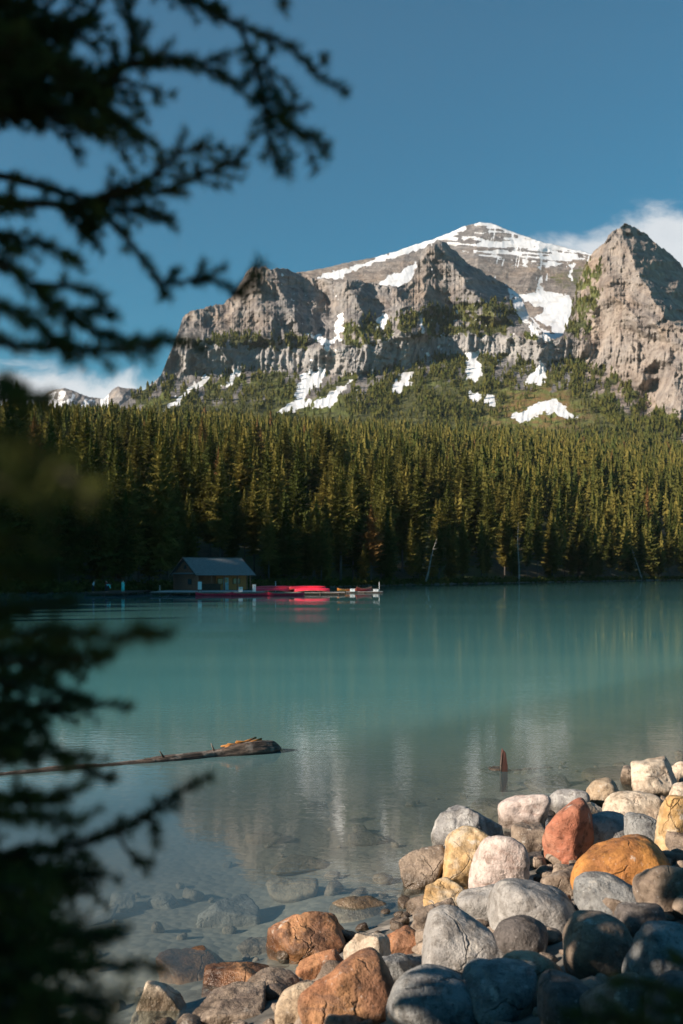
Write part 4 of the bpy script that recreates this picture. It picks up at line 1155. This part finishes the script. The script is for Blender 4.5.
# fallen pale snags leaning on the far shore
M_snag = simple('bleached_dead_wood', (.26, .235, .21), (.36, .33, .30), 4, .85, .4, (1, 1, .3))
for (px_, py_, len_, lean, lab) in ((642, 581, 17, .30, 'bleached dead trunk leaning left on the far shore'), (425, 560, 12, -.25, 'pale dead trunk leaning right among the far shore conifers'),
                                    (628, 580.5, 7, 1.2, 'fallen bleached trunk lying low across the far waterline'), (519, 582, 18, .02, 'tall bare grey snag standing straight at the far waterline')):
    th_ = math.degrees(math.atan2(px_ - 341.5, F)); Ds = float(d_shore(th_)) + 1.0; a = math.radians(th_)
    root = empty('dead_tree', (Ds * math.sin(a), Ds * math.cos(a), .3)); tag(root, lab, 'dead tree')
    mb = MB(); pts = [Vector((-math.sin(lean) * len_ * t + .15 * math.sin(t * 7), .3 * math.sin(t * 5), math.cos(lean) * len_ * t)) for t in np.linspace(0, 1, 9)]
    for i, (p_, q_) in enumerate(zip(pts[:-1], pts[1:])): mb.tube(p_, q_, .28 * (1 - i / 8.5), .28 * (1 - (i + 1) / 8.5), 8)
    mb.build('trunk', M_snag, root, True)
    mb = MB()
    for k in range(14):
        t = random.uniform(.35, .95); p_ = pts[int(t * 8)]; a2 = random.uniform(0, 6.28)
        mb.tube(p_, p_ + Vector((math.cos(a2), math.sin(a2), random.uniform(-.3, .4))) * random.uniform(.5, 1.6), .05, .015, 5)
    mb.build('dead_branch', M_snag, root, True)

# ------------------------------------------------------------------ people
def skin(name, joints, edges, radii, mat, parent, levels=1):
    me = bpy.data.meshes.new(name); me.from_pydata(joints, edges, []); o = bpy.data.objects.new(name, me); coll.objects.link(o)
    sk = o.modifiers.new('skin', 'SKIN'); 
    lay = me.skin_vertices[0] if me.skin_vertices else None
    if lay is None:
        me.skin_vertices.new() if hasattr(me.skin_vertices, 'new') else None
        lay = me.skin_vertices[0] if me.skin_vertices else None
    if lay:
        for i, r_ in enumerate(radii): lay.data[i].radius = (r_, r_); lay.data[i].use_root = (i == 0)
    sb = o.modifiers.new('sub', 'SUBSURF'); sb.levels = levels; sb.render_levels = levels
    dg = bpy.context.evaluated_depsgraph_get(); m2 = bpy.data.meshes.new_from_object(o.evaluated_get(dg))
    bpy.data.objects.remove(o); m2.name = name; m2.materials.clear(); m2.materials.append(mat)
    m2.polygons.foreach_set('use_smooth', [True] * len(m2.polygons))
    return link(name, m2, parent)
M_skin = simple('skin', (.45, .27, .19), (.50, .32, .23), 5, .6)
M_hair = simple('brown_hair', (.04, .025, .018), (.07, .045, .03), 20, .7)
M_turq = simple('turquoise_cloth', (.10, .68, .70), (.14, .75, .76), 4, .8); M_jean = simple('dark_trousers', (.025, .03, .045), (.04, .045, .06), 6, .9)
M_lite = simple('pale_blue_grey_cloth', (.45, .52, .60), (.55, .62, .68), 5, .8); M_dkred = simple('dark_red_cloth', (.16, .03, .03), (.22, .045, .04), 5, .85)
def person(px, yy, zt, dy_, rz, bend, top, low, lab, coat=False, stride=.08, reach=.0):
    p_ = water_hit(px, yy, zt); root = empty('person', (p_.x, p_.y + dy_, zt), rz); tag(root, lab, 'person')
    hip = np.array([0, 0, .92]); cb_, sb_ = math.cos(bend), math.sin(bend)
    def up(x, y, z):  # torso frame, leaning towards +x by bend
        return tuple(hip + np.array([x * cb_ + z * sb_, y, -x * sb_ + z * cb_]))
    J = {'hip': tuple(hip), 'belly': up(0, 0, .18), 'chest': up(.0, 0, .38), 'neck': up(.0, 0, .55), 'jaw': up(.03, 0, .62), 'head': up(.02, 0, .73), 'top': up(0, 0, .80)}
    for s_, n in ((1, 'L'), (-1, 'R')):
        st = stride * s_
        J['thigh' + n] = (0, .09 * s_, .86); J['knee' + n] = (st + .03, .10 * s_, .48); J['ankle' + n] = (st, .10 * s_, .08); J['toe' + n] = (st + .16, .12 * s_, .03)
        J['sh' + n] = up(0, .18 * s_, .48)
        if bend > .6:
            J['el' + n] = tuple(np.array(J['sh' + n]) + (.05, .03 * s_, -.27)); J['wr' + n] = tuple(np.array(J['sh' + n]) + (.12, 0, -.50)); J['ha' + n] = tuple(np.array(J['sh' + n]) + (.15, 0, -.60))
        else:
            J['el' + n] = up(-.02 + reach * .1, .24 * s_, .22); J['wr' + n] = up(.10 + reach * .2, .24 * s_, .02 + reach * .2); J['ha' + n] = up(.14 + reach * .28, .23 * s_, -.06 + reach * .26)
    E = [('hip', 'belly'), ('belly', 'chest'), ('chest', 'neck'), ('neck', 'jaw'), ('jaw', 'head'), ('head', 'top')]
    for n in 'LR': E += [('hip', 'thigh' + n), ('thigh' + n, 'knee' + n), ('knee' + n, 'ankle' + n), ('ankle' + n, 'toe' + n), ('chest', 'sh' + n), ('sh' + n, 'el' + n), ('el' + n, 'wr' + n), ('wr' + n, 'ha' + n)]
    R = dict(hip=.12, belly=.115, chest=.13, neck=.055, jaw=.07, head=.10, top=.06)
    for n in 'LR': R.update({'thigh' + n: .09, 'knee' + n: .058, 'ankle' + n: .04, 'toe' + n: .03, 'sh' + n: .06, 'el' + n: .042, 'wr' + n: .03, 'ha' + n: .035})
    def sub(name, keys, grow, mat):
        ks = [k for k in J if k in keys]; ix = {k: i for i, k in enumerate(ks)}
        skin(name, [J[k] for k in ks], [(ix[a], ix[b]) for a, b in E if a in ix and b in ix], [R[k] + grow for k in ks], mat, root)
    sub('body', set(J), 0, M_skin)
    sub('jacket', {'hip', 'belly', 'chest', 'shL', 'shR', 'elL', 'elR', 'wrL', 'wrR'}, .022, top)
    sub('trousers', {'hip', 'thighL', 'thighR', 'kneeL', 'kneeR', 'ankleL', 'ankleR'}, .018, low)
    hv = np.array(ICO3[0]); hv = hv[:, :] * (.115, .105, .115)
    hp = np.array(J['head']); hv = hv + hp + np.array([-.02, 0, .025]); keep = hv[:, 0] < hp[0] + .06
    hv[~keep, 0] = hp[0] + .06; hv[:, 2] = np.maximum(hv[:, 2], hp[2] - .07)
    link('hair', np_mesh('hair', hv, ICO3[1], M_hair, True), root)
    mb = MB()
    for s_ in (1, -1): mb.tube(tuple(hp + (.085, .035 * s_, -.005)), tuple(hp + (.10, .035 * s_, -.005)), .013, .01, 8)
    mb.build('eyes', M_hair, root)
    if coat:
        mb = MB(); mb.tube((0, 0, .30), (0, 0, 1.0), .24, .17, 14); mb.build('coat_skirt', top, root, True)
person(90.8, 592.6, .42, 1.2, 0.2, .25, M_lite, M_jean, 'person in a pale jacket and dark trousers, farthest left on the jetty')
person(103.5, 592.6, .42, 1.5, 0.1, 1.25, M_turq, M_jean, 'person in turquoise bending over in the middle of the jetty')
person(121.3, 592.6, .42, 1.0, -.4, .02, M_turq, M_turq, 'person in a long turquoise coat standing at the boathouse end of the jetty', coat=True)
person(99.5, 592.6, .42, 4.5, 2.6, .35, M_dkred, M_jean, 'person in a dark red top half hidden behind the bending person', reach=.5)
# ------------------------------------------------------------------ the near spruce whose boughs hang into the picture
m = N('spruce_needles'); tc = m.n('TexCoord').outputs['Object']
c = m.mix(m.mr(m.noise(tc, 6, 4), .35, .65), (.030, .048, .020), (.095, .100, .030))
d_ = m.n('BsdfDiffuse'); m.l(c, d_.inputs[0]); t_ = m.n('BsdfTranslucent'); m.l(c, t_.inputs[0])
mx_ = m.n('MixShader'); mx_.inputs[0].default_value = .15
m.l(d_.outputs[0], mx_.inputs[1]); m.l(t_.outputs[0], mx_.inputs[2]); m.l(mx_.outputs[0], m.out.inputs[0])
M_sneed = m.m
M_stwig = simple('spruce_twig_bark', (.030, .022, .018), (.060, .045, .036), 30, .85, .5)
rg = np.random.default_rng(42)
def tube_np(pts, radii, n=6):
    pts = np.asarray(pts, float); m_ = len(pts); V = []
    T = np.gradient(pts, axis=0); T /= np.linalg.norm(T, axis=1, keepdims=True) + 1e-9
    up = np.array([.13, .31, .94])
    for p_, t_, r_ in zip(pts, T, radii):
        a = np.cross(t_, up); a /= np.linalg.norm(a) + 1e-9; b = np.cross(t_, a)
        for j in range(n):
            q_ = 6.2832 * j / n; V.append(p_ + (a * math.cos(q_) + b * math.sin(q_)) * r_)
    Fc = [(i * n + j, i * n + (j + 1) % n, (i + 1) * n + (j + 1) % n, (i + 1) * n + j) for i in range(m_ - 1) for j in range(n)]
    return np.array(V), np.array(Fc)
def smooth_path(pts, step=.012):
    pts = np.asarray(pts, float)
    for _ in range(2):   # corner cutting
        q_ = pts[:-1] * .75 + pts[1:] * .25; r_ = pts[:-1] * .25 + pts[1:] * .75
        pts = np.concatenate([pts[:1], np.stack([q_, r_], 1).reshape(-1, 3), pts[-1:]])
    L = np.concatenate([[0], np.cumsum(np.linalg.norm(np.diff(pts, axis=0), axis=1))])
    s = np.linspace(0, L[-1], max(3, int(L[-1] / step)))
    P_ = np.stack([np.interp(s, L, pts[:, k]) for k in range(3)], 1)
    return P_, L[-1]
def needles_on(path, nl, per):
    """needle triangles around a path; per = needles per metre"""
    seg = np.diff(path, axis=0); Ls = np.linalg.norm(seg, axis=1); tot = Ls.sum(); n = max(8, int(tot * per))
    cum = np.concatenate([[0], np.cumsum(Ls)]); s = rg.uniform(0, tot, n); i = np.clip(np.searchsorted(cum, s) - 1, 0, len(seg) - 1)
    f = ((s - cum[i]) / Ls[i])[:, None]; base = path[i] + seg[i] * f; t = seg[i] / Ls[i][:, None]
    r_ = rg.normal(size=(n, 3)); r_ -= (r_ * t).sum(1, keepdims=True) * t; r_ /= np.linalg.norm(r_, axis=1, keepdims=True)
    r_[:, 2] += .25
    d = r_ * .85 + t * .62; d /= np.linalg.norm(d, axis=1, keepdims=True)
    w = np.cross(d, rg.normal(size=(n, 3))); w /= np.linalg.norm(w, axis=1, keepdims=True)
    ln = nl * rg.uniform(.7, 1.15, n)[:, None]
    return np.stack([base + w * .0014, base - w * .0014, base + d * ln], 1).reshape(-1, 3)
def bough(pts, root, r0, twig, dens, bare=.15, nl=.016, droop=.25):
    path, L = smooth_path(pts)
    path = path + np.cumsum(rg.normal(size=path.shape) * .0007, 0)
    rad = np.linspace(r0, .0016, len(path))
    Vw, Fw, Nn = [], [], []; base = 0
    def addtube(pp, rr_, n=6):
        nonlocal base
        v_, f_ = tube_np(pp, rr_, n); Vw.append(v_); Fw.append(f_ + base); base += len(v_)
    addtube(path, rad, 8)
    T = np.gradient(path, axis=0); T /= np.linalg.norm(T, axis=1, keepdims=True)
    n_tw = int(L * dens * 1.5); twig *= 1.2
    k0_ = int(len(path) * (bare + .25)); Nn.append(needles_on(path[k0_:], nl, 1300))
    for k in range(n_tw):
        u_ = bare + (1 - bare) * (k + rg.random()) / n_tw; i = min(len(path) - 2, int(u_ * (len(path) - 1)))
        t = T[i]; sd = np.cross(t, (0, 0, 1)); sd /= np.linalg.norm(sd) + 1e-9; uu = np.cross(sd, t)
        an = (1 if k % 2 else -1) * (math.pi / 2) + rg.normal() * .75 - math.pi / 2
        side = sd * math.cos(an + math.pi / 2) * 1.0 + uu * math.sin(an + math.pi / 2) * 1.0
        side = sd * (1 if k % 2 else -1) * abs(rg.normal(1, .3)) + uu * rg.normal(0, .55); side /= np.linalg.norm(side)
        d = t * .75 + side * .8 + np.array([0, 0, -droop * rg.random()]); d /= np.linalg.norm(d)
        ln = twig * rg.uniform(.35, 1.1) * (1 - .55 * u_ ** 2)
        m_ = max(4, int(ln / .012)); q_ = np.linspace(0, 1, m_)[:, None]
        curl = rg.normal(size=3) * .12 * ln
        tp = path[i] + d * ln * q_ + (curl + t * .18 * ln) * q_ ** 2
        addtube(tp, np.linspace(.0022, .0009, m_), 4)
        Nn.append(needles_on(tp, nl, 1300))
        for j in range(rg.integers(1, 4) if ln > .06 else 0):
            ii = rg.integers(int(m_ * .3), m_ - 1); d2 = d * .7 + np.cross(d, rg.normal(size=3)) * .7; d2 /= np.linalg.norm(d2)
            l2 = ln * rg.uniform(.25, .5); q2 = np.linspace(0, 1, 4)[:, None]
            t2 = tp[ii] + d2 * l2 * q2
            addtube(t2, np.linspace(.0014, .0008, 4), 4); Nn.append(needles_on(t2, nl, 1300))
    br = link('branch', np_mesh('branch', np.concatenate(Vw), np.concatenate(Fw), M_stwig, True), root)
    nv = np.concatenate(Nn); link('needles', tri_mesh('needles', nv, M_sneed), br)
    return br
def PX(l): return [P(a, b, c_) for a, b, c_ in l]
spr = empty('spruce_tree'); tag(spr, 'dark out-of-focus spruce whose boughs frame the left side', 'tree')
BR = [  # traced boughs: (x, y, metres away)
 ([(-260, 230, 1.5), (0, 203, 1.45), (45, 206, 1.4), (80, 206, 1.4), (112, 194, 1.35), (145, 183, 1.35), (172, 160, 1.3), (186, 151, 1.3), (202, 150, 1.3), (222, 146, 1.3)], .011, .07, 42),
 ([(95, 200, 1.4), (120, 188, 1.4), (165, 199, 1.4), (190, 186, 1.38), (215, 175, 1.36), (238, 166, 1.35), (248, 150, 1.33)], .004, .05, 34),
 ([(60, 207, 1.4), (110, 207, 1.4), (150, 213, 1.42), (178, 219, 1.44)], .004, .05, 55),
 ([(-300, 90, 1.6), (-60, 60, 1.5), (20, 68, 1.45), (70, 78, 1.4), (110, 78, 1.4), (140, 62, 1.35), (170, 58, 1.35), (205, 66, 1.35), (232, 82, 1.35)], .013, .11, 60),
 ([(112, 78, 1.4), (130, 62, 1.4), (134, 40, 1.4), (131, 12, 1.4), (128, -15, 1.4)], .004, .05, 50),
 ([(60, 78, 1.4), (75, 100, 1.4), (105, 112, 1.38), (130, 128, 1.36), (142, 138, 1.35)], .005, .08, 60),
 ([(-300, 10, 1.6), (-60, 0, 1.5), (0, 20, 1.45), (40, 30, 1.4), (70, 25, 1.4), (92, 10, 1.4)], .011, .10, 60),
 ([(-250, 130, 1.5), (-60, 110, 1.4), (10, 100, 1.35), (50, 105, 1.3), (90, 122, 1.3), (112, 132, 1.3)], .010, .10, 62),
 ([(-300, 60, 1.3), (-80, 40, 1.2), (0, 50, 1.15), (40, 52, 1.12), (72, 62, 1.1)], .009, .09, 70),
 ([(40, -220, 1.5), (120, -80, 1.45), (190, -4, 1.4), (215, 15, 1.4), (245, 30, 1.38), (280, 42, 1.36), (300, 62, 1.35), (320, 80, 1.34), (350, 97, 1.33)], .009, .035, 20),
 ([(240, 29, 1.38), (250, 52, 1.36), (258, 92, 1.34), (264, 122, 1.32), (270, 150, 1.3), (277, 174, 1.3)], .004, .055, 42),
 ([(258, 100, 1.34), (280, 122, 1.33), (305, 138, 1.32), (330, 152, 1.31)], .003, .045, 44),
 ([(262, 118, 1.33), (285, 112, 1.33), (310, 106, 1.33)], .0025, .03, 34),
 ([(272, 40, 1.36), (266, 62, 1.35), (272, 92, 1.35), (285, 104, 1.34)], .003, .04, 36),
 ([(283, -30, 1.3), (284, -8, 1.3), (284, 12, 1.3)], .002, .02, 40), ([(312, 72, 1.34), (322, 66, 1.34), (326, 52, 1.34)], .002, .02, 40),
 ([(150, -60, 1.45), (160, -10, 1.4), (190, 4, 1.4), (225, 8, 1.4)], .005, .04, 40),
 ([(-120, 150, 1.5), (0, 180, 1.45), (60, 195, 1.42), (95, 208, 1.4), (112, 226, 1.38), (128, 246, 1.36), (145, 266, 1.35), (158, 288, 1.34), (174, 288, 1.33), (200, 282, 1.32), (222, 290, 1.31), (240, 303, 1.3)], .008, .035, 24),
 ([(162, 287, 1.34), (172, 271, 1.34), (182, 268, 1.34)], .002, .022, 42), ([(190, 284, 1.33), (200, 266, 1.33), (206, 260, 1.33)], .002, .03, 44),
 ([(205, 283, 1.32), (216, 272, 1.32), (228, 268, 1.32)], .002, .025, 40), ([(232, 297, 1.3), (244, 282, 1.3), (254, 270, 1.3), (268, 264, 1.3)], .003, .032, 42), ([(244, 285, 1.3), (256, 284, 1.3), (264, 290, 1.3)], .002, .02, 40),
 ([(150, 275, 1.35), (165, 295, 1.35), (172, 299, 1.35)], .002, .03, 44),
 ([(-150, 230, 1.4), (0, 262, 1.3), (30, 290, 1.28), (55, 313, 1.26), (80, 330, 1.25), (110, 339, 1.24), (150, 342, 1.22), (186, 343, 1.2)], .008, .05, 42),
 ([(20, 282, 1.28), (50, 285, 1.27), (82, 290, 1.26), (108, 298, 1.25)], .003, .04, 46), ([(50, 310, 1.26), (85, 312, 1.25), (112, 316, 1.24)], .003, .04, 46),
 ([(-200, 350, 1.3), (-20, 345, 1.2), (40, 352, 1.17), (90, 356, 1.15), (130, 352, 1.13), (160, 350, 1.12)], .008, .05, 50),
 ([(-200, 300, 1.3), (-20, 300, 1.2), (25, 320, 1.18), (55, 340, 1.16), (72, 366, 1.15)], .007, .055, 55),
 ([(-200, 240, 1.4), (-20, 232, 1.35), (20, 240, 1.33), (60, 250, 1.32), (84, 262, 1.3)], .006, .055, 48),
 ([(-200, 380, 1.1), (-20, 376, 1.05), (20, 384, 1.04), (50, 394, 1.02)], .007, .05, 55),
 ([(60, 208, 1.4), (80, 226, 1.4), (96, 246, 1.4)], .004, .055, 55),
 # very near, soft
 ([(-300, 400, .62), (-40, 425, .56), (20, 440, .54), (60, 462, .52), (92, 480, .51)], .006, .030, 46),
 ([(-300, 440, .60), (-40, 470, .55), (10, 490, .53), (50, 512, .52)], .006, .030, 46),
 # lower boughs
 ([(-300, 650, 1.0), (-30, 640, .92), (40, 624, .90), (90, 628, .88), (140, 632, .86), (178, 628, .85)], .008, .035, 52),
 ([(-300, 600, 1.0), (-30, 608, .95), (30, 604, .93), (70, 600, .92)], .007, .04, 60),
 ([(-200, 670, 1.2), (-20, 664, 1.1), (40, 660, 1.07), (80, 655, 1.05), (112, 650, 1.04)], .007, .05, 55),
 ([(-200, 700, 1.3), (0, 700, 1.25), (28, 712, 1.24), (45, 735, 1.23), (58, 752, 1.22), (80, 765, 1.2), (100, 772, 1.2), (118, 775, 1.2)], .008, .045, 30),
 ([(30, 706, 1.24), (70, 702, 1.24), (100, 704, 1.24), (134, 705, 1.24)], .0025, .02, 12),
 ([(-200, 900, 1.4), (-30, 868, 1.35), (30, 852, 1.32), (60, 845, 1.3), (100, 838, 1.3), (135, 820, 1.28), (165, 798, 1.27), (190, 780, 1.26), (208, 772, 1.25)], .009, .05, 40),
 ([(116, 830, 1.3), (124, 848, 1.3), (136, 864, 1.3), (152, 868, 1.3)], .003, .03, 34), ([(140, 815, 1.28), (152, 826, 1.28), (158, 836, 1.28)], .002, .03, 40),
 ([(-200, 770, 1.3), (-20, 790, 1.2), (30, 800, 1.18), (60, 792, 1.16), (82, 782, 1.15)], .008, .07, 55),
 ([(-200, 840, 1.2), (-30, 820, 1.15), (20, 815, 1.12), (52, 822, 1.1), (84, 826, 1.1)], .008, .065, 58),
 ([(-200, 900, 1.2), (-30, 885, 1.1), (20, 878, 1.08), (48, 886, 1.06)], .008, .065, 58),
 ([(-200, 960, 1.2), (-30, 925, 1.1), (20, 925, 1.08), (60, 938, 1.06), (95, 946, 1.05), (124, 944, 1.04)], .008, .055, 50),
 ([(-200, 1010, 1.1), (-30, 975, 1.05), (30, 962, 1.02), (80, 965, 1.0), (125, 966, 1.0), (160, 964, 1.0)], .008, .05, 50),
 ([(-200, 1060, 1.1), (-30, 1010, 1.0), (30, 1000, .98), (80, 1000, .96), (120, 1012, .95)], .008, .065, 60),
 ([(-150, 1090, 1.0), (0, 1040, .95), (50, 1028, .93), (95, 1030, .92), (130, 1040, .9)], .008, .07, 62),
 ([(-200, 930, 1.3), (-30, 950, 1.2), (10, 985, 1.15), (30, 1020, 1.1), (50, 1050, 1.1)], .008, .065, 60),
 ([(-200, 740, 1.4), (-30, 735, 1.3), (10, 745, 1.28), (35, 765, 1.26)], .007, .06, 55),
 ([(-200, 860, 1.5), (-30, 850, 1.4), (10, 850, 1.38), (60, 872, 1.36), (75, 890, 1.35)], .007, .06, 50),
]
rf = random.Random(5)
for (xa, xb, ya, yb, n_, d0, d1) in ((-60, 15, 850, 1060, 17, 1.0, 1.5), (-70, 30, -20, 110, 11, 1.2, 1.6), (-70, 5, 390, 600, 4, .7, 1.0), (-60, 20, 600, 760, 6, 1.1, 1.5)):
    for k in range(n_):
        x_, y_, dd = rf.uniform(xa, xb), ya + (yb - ya) * (k + rf.random()) / n_, rf.uniform(d0, d1)
        ln_ = rf.uniform(55, 100); sl2 = rf.uniform(-.35, .35)
        BR.append(([(x_ - 160, y_ - 10, dd + .1), (x_ - 60, y_, dd + .04), (x_, y_ + 4, dd), (x_ + ln_ * .5, y_ + sl2 * ln_ * .4, dd - .01), (x_ + ln_, y_ + sl2 * ln_, dd - .02)], .006, .065 * dd, 46))
for l, r0, tw, dn in BR: bough(PX(l), spr, r0, tw, dn)
# its trunk and the dense crown that stand just outside the frame and shade these boughs
def tree_crown_np(seed, h, rad, base=.05): return crown(np.random.default_rng(seed), h, rad, 85, 11, 12, base, .85, .75)
tx, ty = -2.35, .75; tz = float(bank_z(np.array(tx), np.array(ty)))
link('trunk', tri_mesh('trunk', trunk_tris(9, .14, 12) + (tx, ty, tz), M_stwig), spr)
link('crown', tri_mesh('crown', tree_crown_np(1, 9, 1.15) + (tx, ty, tz), M_sneed), spr)
for (x_, y_, h_, r_, sd_) in ((-5.0, 1.15, 11, 1.9, 2), (-6.6, 3.2, 6.0, 1.3, 3)):
    if sd_ == 3: continue
    o = empty('spruce_tree', (x_, y_, float(bank_z(np.array(x_), np.array(y_)))))
    link('trunk', tri_mesh('trunk', trunk_tris(h_, .17, 12), M_stwig), o); link('crown', tri_mesh('crown', tree_crown_np(sd_, h_, r_), M_sneed), o)
    tag(o, 'tall dense spruce beside the camera that shades the lower bank', 'tree')

# a young spruce at the camera's feet, only its soft dark top reaching into the lower right corner
gz = float(bank_z(np.array(.62), np.array(1.3)))
yg = empty('young_spruce', (0, 0, 0)); tag(yg, 'blurred young spruce top in the bottom right corner', 'sapling')
top = Vector(P(700, 950, 1.3))
v_, f_ = tube_np(smooth_path([(top.x, 1.3, gz), (top.x + .02, 1.31, (gz + top.z) / 2), tuple(top)])[0], np.linspace(.014, .003, len(smooth_path([(top.x, 1.3, gz), (top.x + .02, 1.31, (gz + top.z) / 2), tuple(top)])[0])))
link('trunk', np_mesh('trunk', v_, f_, M_stwig, True), yg)
for l, r0, tw, dn in [
 ([(700, 1010, 1.3), (670, 992, 1.27), (640, 982, 1.25), (610, 985, 1.23)], .004, .045, 30),
 ([(700, 1050, 1.3), (660, 1030, 1.25), (620, 1018, 1.2), (575, 1016, 1.16)], .005, .05, 34),
 ([(700, 980, 1.3), (685, 962, 1.28), (668, 955, 1.27)], .003, .035, 34),
 ([(700, 1090, 1.3), (650, 1075, 1.2), (590, 1050, 1.15), (540, 1038, 1.1)], .005, .06, 36),
 ([(700, 1060, 1.3), (690, 1020, 1.2), (676, 1000, 1.1)], .004, .05, 36)]: bough(PX(l), yg, r0, tw, dn, bare=.05)
